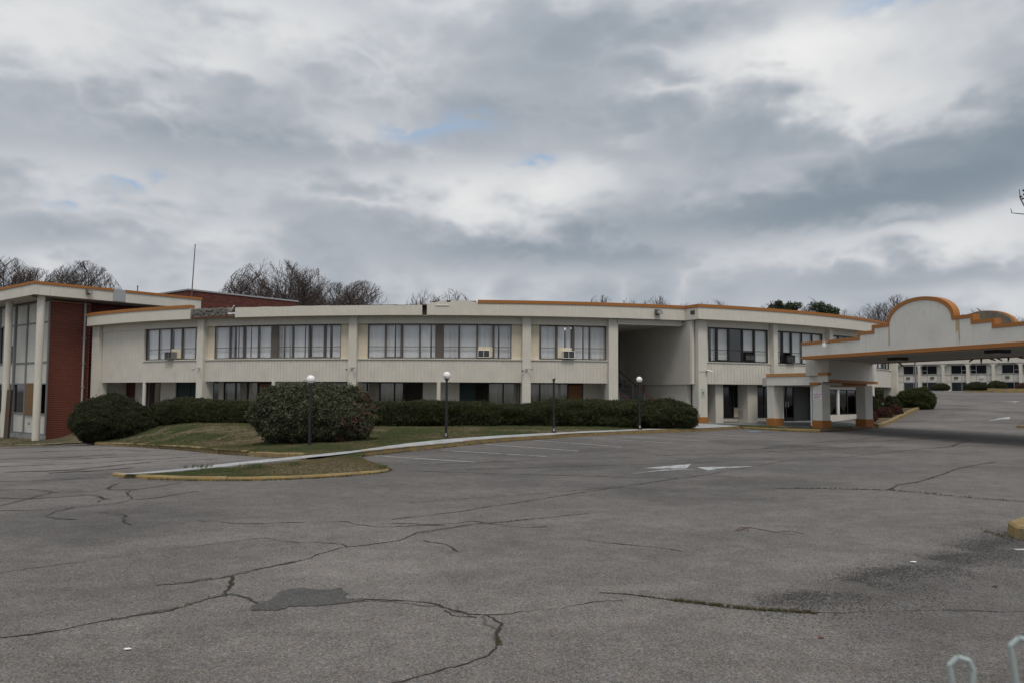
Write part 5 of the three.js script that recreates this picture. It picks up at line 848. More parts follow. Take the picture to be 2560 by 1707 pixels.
/* ------------------------------------------------------------------ signs */
function canvasTex(w, h, draw) { const c = document.createElement('canvas'); c.width = w; c.height = h; draw(c.getContext('2d'), w, h); const t = new THREE.CanvasTexture(c); t.colorSpace = THREE.SRGBColorSpace; return t; }
function sign(name, label, A, B, s0, s1, y0, y1, tex_, edge) {
  const F = wallFrame(V(A[0], 0, A[1]), V(B[0], 0, B[1])), p = F((s0 + s1) / 2, (y0 + y1) / 2, 0), g = thing(name, label, 'sign', [p.x, p.y, p.z]);
  part('board', edge, b => b.obox(F, s0, s1, y0, y1, 0.001, 0.008), g);
  const b = new MB(); b.quad(F(s0 + 0.004, y0 + 0.004, 0.010), F(s1 - 0.004, y0 + 0.004, 0.010), F(s1 - 0.004, y1 - 0.004, 0.010), F(s0 + 0.004, y1 - 0.004, 0.010), [[0, 0], [1, 0], [1, 1], [0, 1]]); b.to(g, 'face', std(1, 1, 1, 0.6, { map: tex_ }));
}
{
  const t = canvasTex(512, 384, (c, w, h) => { c.fillStyle = '#dcdce2'; c.fillRect(0, 0, w, h); c.fillStyle = '#a81428'; c.textAlign = 'center'; c.font = 'bold 70px sans-serif'; c.fillText('NO', w / 2, 80); c.font = 'bold 84px sans-serif'; c.fillText('TRESPASSING', w / 2, 168, 500); c.font = 'bold 82px sans-serif'; c.fillText('PRIVATE', w / 2, 262, 380); c.fillText('PROPERTY', w / 2, 345, 390); });
  const a = 0.50, cs = Math.cos(a), sn = Math.sin(a), cx = 15.12, cz = -41.05, P = (x, z) => [cx + x * cs + z * sn, cz - x * sn + z * cs];
  // left-hand face of the front canopy column
  const A = P(-0.281, -0.28), B = P(-0.281, 0.28), C = P(-0.28, 0.281), E = P(0.28, 0.281);
  sign('warning_sign', 'white sign with red lettering on the front canopy column', A, B, 0.02, 0.54, 1.53, 1.88, t, M.whitePaint);
  const t2 = canvasTex(256, 448, (c, w, h) => { c.fillStyle = '#b4bab0'; c.fillRect(0, 0, w, h); c.fillStyle = '#8fb09a'; c.font = 'bold 44px sans-serif'; c.textAlign = 'center'; c.fillText('RESERVED', w / 2, 60, 220); c.fillText('PARKING', w / 2, 110, 200); c.fillStyle = '#3f5a70'; c.fillRect(70, 160, 116, 150); c.strokeStyle = '#d6dad6'; c.lineWidth = 12; c.beginPath(); c.arc(122, 258, 30, 0, 6.283); c.stroke(); c.beginPath(); c.moveTo(120, 185); c.lineTo(122, 235); c.lineTo(152, 240); c.lineTo(164, 280); c.stroke(); c.fillStyle = '#8fb09a'; c.fillRect(40, 345, 176, 14); c.fillRect(60, 375, 136, 14); });
  const F = chord(21.45, 22.45, 37.75), q = [F(0, 0, 0), F(F.len, 0, 0)];
  sign('parking_sign', 'faded accessible parking sign on the corner column by the hedge end', [q[0].x, q[0].z], [q[1].x, q[1].z], F.len / 2 - 0.16, F.len / 2 + 0.14, 1.52, 2.05, t2, M.steelPale);
}
/* ------------------------------------------------------------------ odds and ends */
{ // roof aerial and small vent pipe
  const g = thing('roof_mast', 'tall thin rusty mast standing at the corner of the brick roof block', 'mast', [-21.6, 8.5, -56.2]); part('tube', M.rustPole, b => b.limb(V(-21.6, 7.6, -56.2), V(-21.42, 12.1, -56.2), 0.05, 0.035, 8), g); part('cap', M.bronze, b => b.limb(V(-21.42, 12.1, -56.2), V(-21.42, 12.17, -56.2), 0.055, 0.055, 8), g); g.position.set(-25.70, 9.79, -66.88);
  const v = thing('vent_pipe', 'short thin vent pipe on the roof of the brick block', 'pipe', [-23.8, 7.2, -53]); part('pipe', M.rustPole, b => b.limb(V(-23.8, 7.0, -53), V(-23.8, 8.5, -53), 0.04, 0.04, 8), v); part('cap', M.rustPole, b => b.limb(V(-23.8, 8.5, -53), V(-23.8, 8.58, -53), 0.06, 0.05, 8), v); v.position.set(-28.32, 8.25, -63.07);
  const w = thing('timber_post', 'weathered brown timber post leaning before the panelled glass front', 'post', [-27.7, -1, -46.3]); part('post', M.oldWood, b => { b.hex([V(-27.84, -1.1, -46.2), V(-27.62, -1.1, -46.2), V(-27.62, -1.1, -46.42), V(-27.84, -1.1, -46.42), V(-27.74, 1.75, -46.2), V(-27.52, 1.75, -46.2), V(-27.52, 1.75, -46.42), V(-27.74, 1.75, -46.42)]); }, w); part('nail_strip', M.rust, b => b.box(-27.58, 0.6, -46.18, 0.06, 0.5, 0.02), w); w.position.set(-32.96, -1.51, -55.10); w.scale.setScalar(1.19);
  const b2 = thing('storage_bin', 'blue bin left on the porch behind the hedge', 'bin', [-18.1, 0.1, -50.4]); part('tub', M.binBlue, b => b.box(-18.1, 0.62, -50.4, 0.62, 1.04, 0.5, 0.4), b2); part('lid', M.binLid, b => b.box(-18.1, 1.17, -50.4, 0.68, 0.06, 0.56, 0.4), b2);
  const pole = thing('flag_pole', 'slim grey pole rising behind the shrub up the drive', 'pole', [34.7, 0.9, -72]); part('pole', M.greyFrame, b => b.limb(V(34.7, 0.5, -72), V(34.5, 9.5, -72), 0.085, 0.07, 12), pole); part('base', M.concrete, b => b.box(34.7, 0.95, -72, 0.5, 0.5, 0.5), pole);
}
// litter
const bits = [['paper_scrap', 'small white paper scrap at the left on the asphalt', [-2.52, 0.006, -5.64], 0.05, M.paperWhite], ['paper_scrap', 'crumpled white paper on the dark stained asphalt at the right', [4.12, 0.006, -8.7], 0.07, M.paperWhite], ['bark_chip', 'dark bark chips lying in the middle right foreground', [2.18, 0.006, -6.0], 0.05, M.rust], ['stone_lump', 'dark loose lump of asphalt at the right edge', [4.33, 0.006, -7.62], 0.06, M.torn], ['stone_lump', 'pale rubble lump at the foot of the brick wall', [-28.3, -1.45, -54.9], 0.32, M.paperGrey], ['stone_lump', 'white broken stone before the glass front columns', [-32.1, -1.48, -54.2], 0.2, M.paperWhite]];
bits.forEach(([n, l, p, s, m], i) => { if (s < 0.2) s *= 0.38; const g = new THREE.IcosahedronGeometry(s, 1), q = g.attributes.position; for (let k = 0; k < q.count; k++) { const x = q.getX(k), y = q.getY(k), z = q.getZ(k), j = 0.6 + 0.8 * noise3(x / s * 1.7 + i * 7, y / s * 1.7, z / s * 1.7 + 3); q.setXYZ(k, x * j * 1.2, Math.max(-0.004, y * j * (s > 0.2 ? 0.5 : 0.25) + 0.004), z * j * 0.8); } g.computeVertexNormals(); const b = new MB(); b.geo(g); flat(n, l, n === 'stone_lump' ? 'rubble' : 'litter', p, undefined, m, b); });
{ const g = new MB(), p = [[2.82, -10.55], [3.01, -10.73], [3.26, -10.44], [3.46, -10.48], [3.57, -10.32]].map((q, i) => V(q[0] - 3.2, 0.02 + 0.012 * (i % 2), q[1] + 10.5)); g.path(p, i => 0.0065 - 0.0009 * i, 6); g.path([p[1], V(p[1].x - 0.12, 0.03, p[1].z + 0.02), V(p[1].x - 0.2, 0.012, p[1].z + 0.12)], 0.005, 5); g.path([p[1], V(p[1].x - 0.06, 0.02, p[1].z + 0.16)], 0.004, 5); flat('fallen_twig', 'long thin reddish twig lying on the asphalt', 'twig', [3.2, 0, -10.5], undefined, M.twigRed, g); }

/* ------------------------------------------------------------------ planting */
const leafGeo = (w, l, n, seed, curl = 0.25) => { // a little spray of leaves
  const b = new MB(), r = rng(seed);
  for (let k = 0; k < n; k++) {
    const d = V(r() - 0.5, r() * 0.9 - 0.15, r() - 0.5).normalize(), s = V(r() - 0.5, r() - 0.5, r() - 0.5).cross(d).normalize(), nn = new THREE.Vector3().crossVectors(d, s), o = V((r() - 0.5) * l, (r() - 0.5) * l, (r() - 0.5) * l), q = (a, c, e) => V(o.x + d.x * a + s.x * c + nn.x * e, o.y + d.y * a + s.y * c + nn.y * e, o.z + d.z * a + s.z * c + nn.z * e);
    b.quad(q(0, 0, 0), q(l * 0.5, w / 2, curl * w), q(l, 0, 0), q(l * 0.5, -w / 2, curl * w), [[0, 0], [1, 0], [1, 1], [0, 1]]);
  }
  return b.geometry();
};
const tmpM = new THREE.Matrix4(), tmpQ = new THREE.Quaternion(), tmpE = new THREE.Euler(), tmpC = new THREE.Color();
function scatter(name, parent, geo, mat, list, kind) { // list: [x,y,z,scale,r,g,b]
  const m = new THREE.InstancedMesh(geo, mat, list.length), r = rng(list.length + 3);
  list.forEach((p, i) => { tmpE.set(r() * 6.28, r() * 6.28, r() * 6.28); if (kind === 'up') tmpE.set((r() - 0.5) * 0.5, r() * 6.28, (r() - 0.5) * 0.5); tmpQ.setFromEuler(tmpE); m.setMatrixAt(i, tmpM.compose(V(p[0], p[1], p[2]), tmpQ, V(p[3], p[3], p[3]))); m.setColorAt(i, tmpC.setRGB(p[4], p[5], p[6])); });
  m.name = parent === scene ? numbered(name) : name; m.userData.kind = 'stuff'; parent.add(m); return m;
}
const sprayA = leafGeo(0.034, 0.062, 6, 1), sprayB = leafGeo(0.045, 0.085, 6, 2), sprayC = leafGeo(0.05, 0.11, 6, 3);
function shrub(name, label, category, at, lobes, o) {
  const g = thing(name, label, category, at, o.group, true), r = rng(o.seed), list = [];
  const core = new MB();
  for (const [cx, cy, cz, rx, ry, rz] of lobes) {
    const ge = new THREE.IcosahedronGeometry(1, 4), p = ge.attributes.position; for (let i = 0; i < p.count; i++) { const x = p.getX(i), y = p.getY(i), z = p.getZ(i), j = 0.80 * (1 + 1.5 * (o.rough ?? 0.16) * (noise3(x * 2.2 + o.seed, y * 2.2, z * 2.2 + 5) - 0.5)); p.setXYZ(i, cx + x * rx * j, Math.max(0.05, cy + y * ry * j), cz + z * rz * j); } ge.computeVertexNormals(); core.geo(ge);
  }
  core.to(g, 'added_dark_core', M.hedgeCore);  // added solid dark core that blocks light through the leaves, not real twigs
  const area = lobes.map(l => 4 * Math.PI * Math.pow((Math.pow(l[3] * l[4], 1.6) + Math.pow(l[3] * l[5], 1.6) + Math.pow(l[4] * l[5], 1.6)) / 3, 1 / 1.6));
  lobes.forEach((l, li) => {
    const n = Math.round(area[li] * o.density * 1.5);
    for (let k = 0; k < n; k++) {
      let u = r() * 2 - 1; const t = r() * 6.2832, s = Math.sqrt(1 - u * u), d = [s * Math.cos(t), u, s * Math.sin(t)], bump = 1 + (o.rough ?? 0.16) * 1.5 * (noise3(d[0] * 2.2 + o.seed, d[1] * 2.2, d[2] * 2.2 + 5) - 0.5) + 0.20 * (noise3(d[0] * 6 + o.seed, d[1] * 6, d[2] * 6) - 0.5), f = bump * (0.86 + 0.15 * Math.pow(r(), 0.7)) + (r() < 0.05 ? 0.13 * r() : 0);
      const x = l[0] + d[0] * l[3] * f, y = l[1] + d[1] * l[4] * f, z = l[2] + d[2] * l[5] * f; if (y < 0.06) continue;
      if (lobes.some((q, qi) => qi !== li && ((x - q[0]) / q[3]) ** 2 + ((y - q[1]) / q[4]) ** 2 + ((z - q[2]) / q[5]) ** 2 < 0.72)) continue;
      const c = o.color(r, x, y, z); list.push([x, y, z, 0.62 + 0.5 * r(), ...c]);
    }
  });
  scatter('foliage', g, o.geo || sprayA, M.leaf, list);
  const st = new MB(); for (let k = 0; k < 7; k++) { const l = lobes[k % lobes.length], a = r() * 6.28; st.limb(V(l[0] + 0.15 * Math.cos(a), -0.1, l[2] + 0.15 * Math.sin(a)), V(l[0] + l[3] * 0.5 * Math.cos(a), l[1], l[2] + l[5] * 0.5 * Math.sin(a)), 0.03, 0.015, 5); } st.to(g, 'stem', M.stem).userData.kind = 'stuff';
  return g;
}
const green = (r) => { const k = 0.6 + 0.8 * r(), y = r(); return [0.026 * k + 0.014 * y, 0.036 * k + 0.008 * y, 0.008 * k]; };
const photinia = (r, x, y, z) => { const k = 0.95 + 1.0 * r(), red = fbm(x * 1.3 + 5, y * 1.3 + z, 3, 7) + 0.12 * x - 0.08 * y; if (r() < 0.30 * sstep(0.5, 0.8, red)) return [0.085 * k, 0.030 * k, 0.022 * k]; return r() < 0.25 ? [0.072 * k, 0.072 * k, 0.042 * k] : [0.038 * k, 0.044 * k, 0.020 * k]; };
shrub('round_bush', 'big twin-domed evergreen bush with reddish leaves behind a lamp post', 'bush', [-6.4, 0.05, -27.9], [[-0.85, 0.88, 0, 1.22, 1.02, 1.2], [0.62, 0.84, 0.1, 1.22, 0.97, 1.15], [-0.1, 0.9, 0.1, 1.1, 0.98, 1.1]], { seed: 4, density: 620, geo: sprayB, color: photinia, rough: 0.2 });
shrub('round_bush', 'large dark round bush at the left hedge end by the brick wall', 'bush', [-20.7, -0.95, -43.4], [[0, 1.2, 0, 1.65, 1.25, 1.5], [0.9, 1.0, 0, 1.3, 1.05, 1.3], [-0.4, 0.9, 0.1, 1.35, 0.95, 1.3]], { seed: 5, density: 420, geo: sprayA, color: (r) => { const c = green(r); return [c[0] * 0.85, c[1] * 0.85, c[2]]; } });
shrub('round_bush', 'rounded dark bush closing the right end of the hedge', 'bush', [7.1, 0.1, -39.4], [[0, 0.62, 0, 1.3, 0.72, 1.2], [0.55, 0.55, -0.2, 1.05, 0.66, 1.1]], { seed: 6, density: 520, geo: sprayA, color: green });
{ // long clipped hedge
  const ax = [[-18.2, -45.0], [-16.6, -43.3], [-12.8, -43.2], [-9.5, -41.6], [-6.1, -39.9], [-3.3, -40.9], [0.2, -41.4], [2.9, -41.2], [5.0, -40.5], [6.4, -39.7]], P = resample(smooth(ax, 3), 0.1), top = t => 1.16 + 0.10 * Math.sin(t * 23) * 0.5 + 0.12 * sstep(0.72, 0.82, t) - 0.03 * sstep(0.1, 0.5, t);
  const g = thing('hedge', 'long clipped dark green hedge along the motel front', 'hedge', [0, 0, -41], undefined, true), r = rng(77), list = [], core = new MB(); let prev = null;
  const sec = (i, a, f) => { const A = P[Math.max(0, i - 1)], B = P[Math.min(P.length - 1, i + 1)], l = Math.hypot(B[0] - A[0], B[1] - A[1]), nx = -(B[1] - A[1]) / l, nz = (B[0] - A[0]) / l, t = i / (P.length - 1), c = Math.cos(a), s = Math.sin(a), q = Math.pow(Math.pow(Math.abs(c), 3.2) + Math.pow(Math.abs(s), 3.2), -1 / 3.2), bump = f * (1 + 0.26 * (noise3(i * 0.14, a * 2.2, 3) - 0.5) + 0.22 * (noise3(i * 0.045, a, 9) - 0.5)), hh = top(t), w = 1.0, x = P[i][0] + nx * c * q * w * bump, z = P[i][1] + nz * c * q * w * bump, gy = land(P[i][0], P[i][1]) + 0.1; return V(x, gy + hh * 0.5 + s * q * hh * 0.5 * bump, z + 41); };
  for (let i = 0; i < P.length; i += 3) { const k = []; for (let a = 0; a <= 16; a++) k.push(sec(Math.min(i, P.length - 1), -1.25 + (Math.PI + 2.5) * a / 16, 0.80)); if (prev) for (let a = 0; a < 16; a++) core.quad(prev[a], k[a], k[a + 1], prev[a + 1]); prev = k; }
  core.to(g, 'added_dark_core', M.hedgeCore);  // added dark volume inside the hedge, keeps light from passing through
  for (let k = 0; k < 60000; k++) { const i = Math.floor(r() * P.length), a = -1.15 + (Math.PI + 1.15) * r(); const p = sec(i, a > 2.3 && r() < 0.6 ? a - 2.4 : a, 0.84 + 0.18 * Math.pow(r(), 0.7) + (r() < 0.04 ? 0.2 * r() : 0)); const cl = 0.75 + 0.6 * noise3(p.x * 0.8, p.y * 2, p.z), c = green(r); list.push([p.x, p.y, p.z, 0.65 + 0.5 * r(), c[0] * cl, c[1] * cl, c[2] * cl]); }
  scatter('foliage', g, sprayA, M.leaf, list);
}
const red = r => { const k = 0.6 + 0.8 * r(); return r() < 0.3 ? [0.05 * k, 0.045 * k, 0.02 * k] : [0.085 * k, 0.018 * k, 0.018 * k]; };
const mound = (l, at, rx, ry, seed, col, d = 520, cat = 'shrub', nm = 'shrub') => shrub(nm, l, cat, at, [[0, ry * 0.55, 0, rx, ry * 0.6, rx * 0.9], [rx * 0.35, ry * 0.42, 0.1, rx * 0.75, ry * 0.5, rx * 0.8]], { seed, density: d, geo: sprayA, color: col, group: 'shrubs by the entrance drive', rough: 0.3 });
mound('broad bright green mound of a shrub at the end of the planting bed', [29.3, 0.75, -61.0], 1.15, 1.35, 21, r => { const c = green(r); return [c[0] * 1.3, c[1] * 1.45, c[2]]; });
mound('small green shrub behind the red bushes by the wing column', [24.3, 0.3, -56.6], 0.55, 1.1, 22, green); mound('dark green shrub left of the broad mound', [26.4, 0.5, -58.4], 0.55, 1.0, 23, green);
mound('low red-leaved bush at the foot of the wing column', [21.8, 0.15, -51.2], 0.36, 0.6, 24, red); mound('red-leaved bush in the middle of the planting bed', [23.6, 0.25, -53.4], 0.42, 0.62, 25, red); mound('red-leaved bush farthest up the planting bed', [25.3, 0.35, -55.6], 0.4, 0.62, 26, red); mound('small red-leaved bush nearest the canopy', [20.9, 0.12, -49.2], 0.3, 0.5, 27, red);
mound('dark shrub seen through the gap under the wing', [29.5, 0.9, -70.5], 1.6, 1.5, 28, green, 300);
for (const [l, x, z, rx, ry, s] of [['low dark shrub before the far wing left of the drive island', 65.6, -128.5, 1.25, 1.05, 31], ['wide dark shrub before the far wing behind the yellow kerb', 69.0, -125, 1.6, 1.15, 32], ['dark shrub before the far wing right of the wide one', 70.4, -122, 1.35, 1.3, 33], ['brownish shrub at the right edge of the far island', 63.2, -104.0, 0.9, 0.9, 34]]) shrub('shrub', l, 'shrub', [x, land(x, z) + 0.1, z], [[0, ry * 0.5, 0, rx, ry * 0.6, rx * 0.6], [rx * 0.4, ry * 0.4, 0, rx * 0.7, ry * 0.5, rx * 0.5]], { seed: s, density: 120, geo: sprayC, color: s === 34 ? red : green, group: 'shrubs before the far wing' });
// grass
const tuft = (h, n, seed) => { const b = new MB(), r = rng(seed); for (let k = 0; k < n; k++) { const a = r() * 6.28, d = 0.03 * r(), x = d * Math.cos(a), z = d * Math.sin(a), hh = h * (0.5 + 0.7 * r()), lx = (r() - 0.5) * h * 1.1, lz = (r() - 0.5) * h * 1.1, w = 0.006, c = Math.cos(a), s = Math.sin(a); b.tri(V(x - w * c, 0, z - w * s), V(x + w * c, 0, z + w * s), V(x + lx, hh, z + lz), [0, 0], [1, 0], [0, 1]); } return b.geometry(); };
const tuftA = tuft(0.06, 9, 1), tuftB = tuft(0.13, 10, 2), tuftC = tuft(0.035, 9, 3);
function grassOn(name, label, geoT, n, seed, hf, dry, tg) {
  const r = rng(seed), list = [];
  for (let k = 0; k < n; k++) {
    const [x, z] = geoT.userData.at(r(), r()); const a = fbm(x * 0.5, z * 0.5, 4, 301), b = fbm(x * 2.2, z * 2.2, 4, 311), g = sstep(0.28, 0.74, a + (b - 0.5) * 0.6 - dry), q = 0.7 + 0.6 * r();
    if (r() > 0.35 + 0.75 * g) continue;
    const gg = clamp(g + (r() - 0.6) * 0.5, 0, 1); list.push([x, hf(x, z) - 0.006, z, 0.6 + 0.8 * r() * (0.4 + g), (0.17 * (1 - gg) + 0.07 * gg) * q, (0.138 * (1 - gg) + 0.098 * gg) * q, (0.07 * (1 - gg) + 0.03 * gg) * q]);
  }
  const m = scatter(name, scene, tg, M.grass, list, 'up'); m.userData = { kind: 'stuff', label, category: 'grass' };
}
grassOn('lawn_grass', 'patchy winter grass on the sloping lawn before the hedge', lawnG, 95000, 1, lawnTop, -0.03, tuftA);
grassOn('island_grass', 'straw and thin grass on the kerbed traffic island', islG, 34000, 2, islTop, 0.06, tuftC);
grassOn('verge_grass', 'thin grass at the foot of the brick block', vergeG, 9000, 3, (x, z) => land(x, z) + 0.07, 0.05, tuftA);
grassOn('strip_grass', 'grass strip along the kerb before the entrance', stripG, 5000, 4, (x, z) => land(x, z) + 0.1, -0.1, tuftA);
grassOn('bed_grass', 'sparse grass in the planting bed by the drive', bedG, 5000, 5, (x, z) => land(x, z) + 0.15, 0.1, tuftA);
grassOn('side_grass', 'green grass behind the yellow kerb at the right edge', lawnG.userData.side, 5000, 6, (x, z) => 0.125, -0.3, tuftA);
{ // weeds in cracks and along kerbs
  const r = rng(66), list = [];
  const along = (poly, n, spread, geoR, dry, sc = 1) => { const p = resample(poly, 0.02); for (let k = 0; k < n; k++) { const i = Math.floor(r() * p.length), q = p[i], cl = vnoise(i * 0.03, n, 3); if (cl < 0.35 && r() < 0.8) continue; const g = r() > dry, u = 0.7 + 0.6 * r(); list.push([q[0] + (r() - 0.5) * spread, land(q[0], q[1]) + 0.003, q[1] + (r() - 0.5) * spread, sc * (0.3 + 0.6 * r()), ...(g ? [0.06 * u, 0.085 * u, 0.02 * u] : [0.12 * u, 0.08 * u, 0.045 * u])]); } };
  along([[1.36, -7.04], [1.55, -6.96], [1.73, -6.86], [1.93, -6.78], [2.13, -6.73], [2.36, -6.68]], 300, 0.05, 0, 0.55, 0.6); along(cracks.b[1], 40, 0.03, 0, 0.2, 0.45); along(cracks.a[1].slice(4), 40, 0.03, 0, 0.3, 0.4); along([[1.1, -7.2], [1.36, -7.04]], 30, 0.03, 0, 0.4, 0.5); along([[-0.1, -6.0], [-0.08, -5.8]], 22, 0.04, 0, 0.2, 0.5);
  along(cracks.v[1], 220, 0.06, 0, 0.4, 0.7); along(cracks.c[1].slice(5), 60, 0.03, 0, 0.3, 0.4);
  along(smooth(walkR.slice(6, 12)), 900, 0.10, 0, 0.55, 0.9); along(smooth(islandFoot).slice(6), 700, 0.09, 0, 0.5, 0.9); along(llKerb.slice().reverse(), 500, 0.09, 0, 0.6, 0.9); 
  along([[5.95, -10.0], [6.0, -10.8]], 60, 0.12, 0, 0.4, 0.6); along(entryFoot.slice(0, 5), 300, 0.1, 0, 0.4);
  const m = scatter('weeds', scene, tuftA, M.grass, list, 'up'); m.userData = { kind: 'stuff', label: 'small weeds growing in the cracks and along the kerbs', category: 'weeds' };
  const l2 = []; for (const [x, z] of [[-4.7, -21.6], [-4.9, -21.9], [-5.9, -24.2], [-6.6, -17.9], [-5.6, -18.2], [-4.8, -18.6], [-2.0, -29.9], [0.8, -34.2], [2.4, -36.2]]) for (let k = 0; k < 26; k++) l2.push([x + (r() - 0.5) * 0.5, lawnTop(x, z) - 0.02, z + (r() - 0.5) * 0.5, 0.25 + 0.5 * r(), 0.06, 0.08 + 0.03 * r(), 0.028]);
  const w = scatter('tall_weeds', scene, tuftB, M.grass, l2, 'up'); w.userData = { kind: 'stuff', label: 'taller green weed clumps by the pavement edge', category: 'weeds' };
}
/* ------------------------------------------------------------------ trees */
function bareTree(label, x, z, topY, spread, seed, o = {}) {
  const y0 = land(x, z), H1 = topY - y0, g = thing('bare_tree', label, 'tree', [x, y0, z], 'bare winter trees behind the buildings', true), r = rng(seed), tk = new MB(), tw = new MB();
  const rx = spread / 2, ry = H1 * 0.42, cy = H1 * 0.58, out = p => (p.x / rx) ** 2 + (p.z / rx) ** 2 + ((p.y - cy) / ry) ** 2 > 1 && p.y > cy * 0.8;
  const far = z < -104, counts = far ? [0, 19, 10, 5, 2] : [0, 23, 11, 6, 3], radii = [0, 0.0068, 0.0030, 0.0017, 0.0011, 0.0008].map(q => q * H1), maxLev = far ? 4 : 5;
  const grow = (p, d, len, lev) => {
    const n = lev === 1 ? 9 : lev === 2 ? 5 : lev === 3 ? 3 : lev === 4 ? 2 : 1; let q = p.clone(), dd = d.clone();
    for (let k = 0; k < n; k++) {
      const wob = lev === 1 ? 0.24 : 0.34; dd.add(V((r() - 0.5) * wob, (r() - 0.35) * 0.14, (r() - 0.5) * wob)).normalize(); const e = q.clone().addScaledVector(dd, len / n * (0.8 + 0.4 * r())); if (out(e)) return; const t0 = 1 - 0.75 * k / n, t1 = 1 - 0.75 * (k + 1) / n;
      (lev === 1 ? tk : tw).limb(q, e, radii[lev] * t0, radii[lev] * t1, lev === 1 ? 6 : lev === 2 ? 4 : 3, false); q = e;
            if (lev < maxLev) { const m = counts[lev] / n, c = Math.floor(m) + (r() < m % 1 ? 1 : 0); if (lev > 1 || k > 0) for (let j = 0; j < c; j++) { const a = V(r() - 0.5, 0.28 * (r() - 0.1), r() - 0.5).normalize(), nd = dd.clone().multiplyScalar(0.75).add(a.multiplyScalar(0.55 + 0.35 * r())).normalize(); grow(q, nd, len * (lev === 1 ? 0.40 : 0.5) * (1 - 0.35 * k / n) * (0.6 + 0.7 * r()), lev + 1); } }
      if (out(q)) return;
    }
  };
  const fork = V((r() - 0.5) * 0.3, H1 * (o.trunk || 0.2), (r() - 0.5) * 0.3), stems = o.stems || 5; tk.limb(V(0, -0.3, 0), fork, H1 * 0.022, H1 * 0.017, 9, false);
  for (let k = 0; k < stems; k++) { const a = k * 6.283 / stems + r(), sp = k === 0 ? 0.1 : 0.35 + 0.45 * r(); grow(fork, V(Math.cos(a) * sp * rx / (H1 * 0.3), 1, Math.sin(a) * sp * rx / (H1 * 0.3)).normalize(), H1 * 0.82, 1); }
  tk.to(g, 'trunk', M.bark); const cr = tw.to(g, 'crown', M.twig); cr.userData.kind = 'stuff'; return g;
}
const trees = [
  ['bare tree at the far left edge of the picture', -60.5, -100, 17.8, 11, 24, { stems: 6 }], ['bare tree just behind the front corner of the brick block roof', -56, -98, 16.2, 9, 76, { stems: 5 }], ['thin bare tree above the floodlight of the brick block', -53, -100, 16.2, 8, 46, { stems: 4 }], ['spiky bare tree above the grey roof patch', -49, -95, 16.6, 10, 6, { stems: 5 }],
  ['largest spreading bare tree rising behind the brick roof block', -27, -95, 17, 13, 77, { stems: 7 }], ['bare tree left of the largest spreading one', -31.5, -100, 16.2, 9, 25, { stems: 5 }], ['bare tree against the right side of the largest spreading one', -24.5, -100, 16.9, 9, 52, { stems: 6 }], ['rounded bare tree right of the brick roof block', -19.7, -95, 14.3, 9, 4, { stems: 6 }], ['rounded bare tree at the right end of the left tree row', -16.4, -92, 14.1, 8, 68, { stems: 6 }],
  ['small bare tree left of the torn parapet', -11.1, -105, 14.8, 7, 10, { stems: 5 }], ['small bare tree right behind the torn parapet', -8.1, -108, 15.3, 8, 11, { stems: 5 }], ['bare treetop over the upper window by the stairwell', 14.5, -135, 17.8, 8, 12], ['leftmost of the bare treetops over the stairwell', 19.6, -138, 17.7, 8, 13], ['bare treetop right of the stairwell floodlight', 23.2, -135, 17.8, 8, 14], ['bare treetop above the right wing corner', 28.7, -132, 16.7, 9, 15], ['bare treetop above the first black-framed window', 32.8, -136, 17.3, 9, 16],
  ['bare tree between the two evergreens', 40.9, -118, 15.6, 10, 17, { stems: 5 }], ['bare tree left of the evergreens', 38.0, -121, 15.4, 8, 18, { stems: 5 }], ['bare tree touching the right evergreen', 43.0, -117, 15.0, 8, 19, { stems: 5 }], ['low bare tree right of the evergreens', 46.6, -118, 14.0, 7, 20, { stems: 5 }],
  ['bare tree close against the left of the canopy arch', 75.0, -160, 21.4, 13, 21, { stems: 5 }], ['bare tree left of the canopy arch', 70.0, -160, 19.8, 12, 22, { stems: 5 }], ['faint bare treetop between the two canopy arches', 89, -170, 19.0, 9, 23], ['faint bare treetop behind the rear canopy arch', 97, -175, 20.2, 9, 24], ['faint bare treetop right of the rear canopy arch', 105, -175, 18.6, 9, 25]
];
for (const [l, x, z, h, s, seed, o] of trees) bareTree(l, x, z, h, s, seed * 31 + 5, o);
function evergreen(label, x, z, h, w, seed) {
  const y0 = land(x, z), g = thing('evergreen_tree', label, 'tree', [x, y0, z], 'evergreens among the bare trees', true), r = rng(seed), list = [], tk = new MB(); tk.limb(V(0, -0.2, 0), V(0, h * 0.95, 0), 0.25, 0.05, 8); tk.to(g, 'trunk', M.bark);
  for (let c = 0; c < 34; c++) { const t = 0.5 + 0.48 * r(), a = r() * 6.28, rr = w * (1.35 - t) * (0.3 + 0.8 * r()), cx = Math.cos(a) * rr, cz = Math.sin(a) * rr, cy = h * t, q = w * (0.16 + 0.22 * r()); for (let k = 0; k < 46; k++) { const u = r() * 2 - 1, b = r() * 6.28, s = Math.sqrt(1 - u * u), f = q * (0.6 + 0.5 * r()), k2 = 0.7 + 0.6 * r(); list.push([cx + s * Math.cos(b) * f, Math.min(h, cy + u * f * 0.6), cz + s * Math.sin(b) * f, 2.2 + 1.5 * r(), 0.045 * k2, 0.062 * k2, 0.030 * k2]); } }
  scatter('crown', g, sprayC, M.leaf, list); return g;
}
evergreen('small dark evergreen left of the bare treetops over the right wing', 35.6, -112, 11.8, 2.3, 1); evergreen('low dark evergreen under the bare trees over the right wing', 38.0, -113, 11.5, 2.0, 2); evergreen('broad dark evergreen at the right of the bare trees', 41.8, -112, 11.5, 3.0, 3);
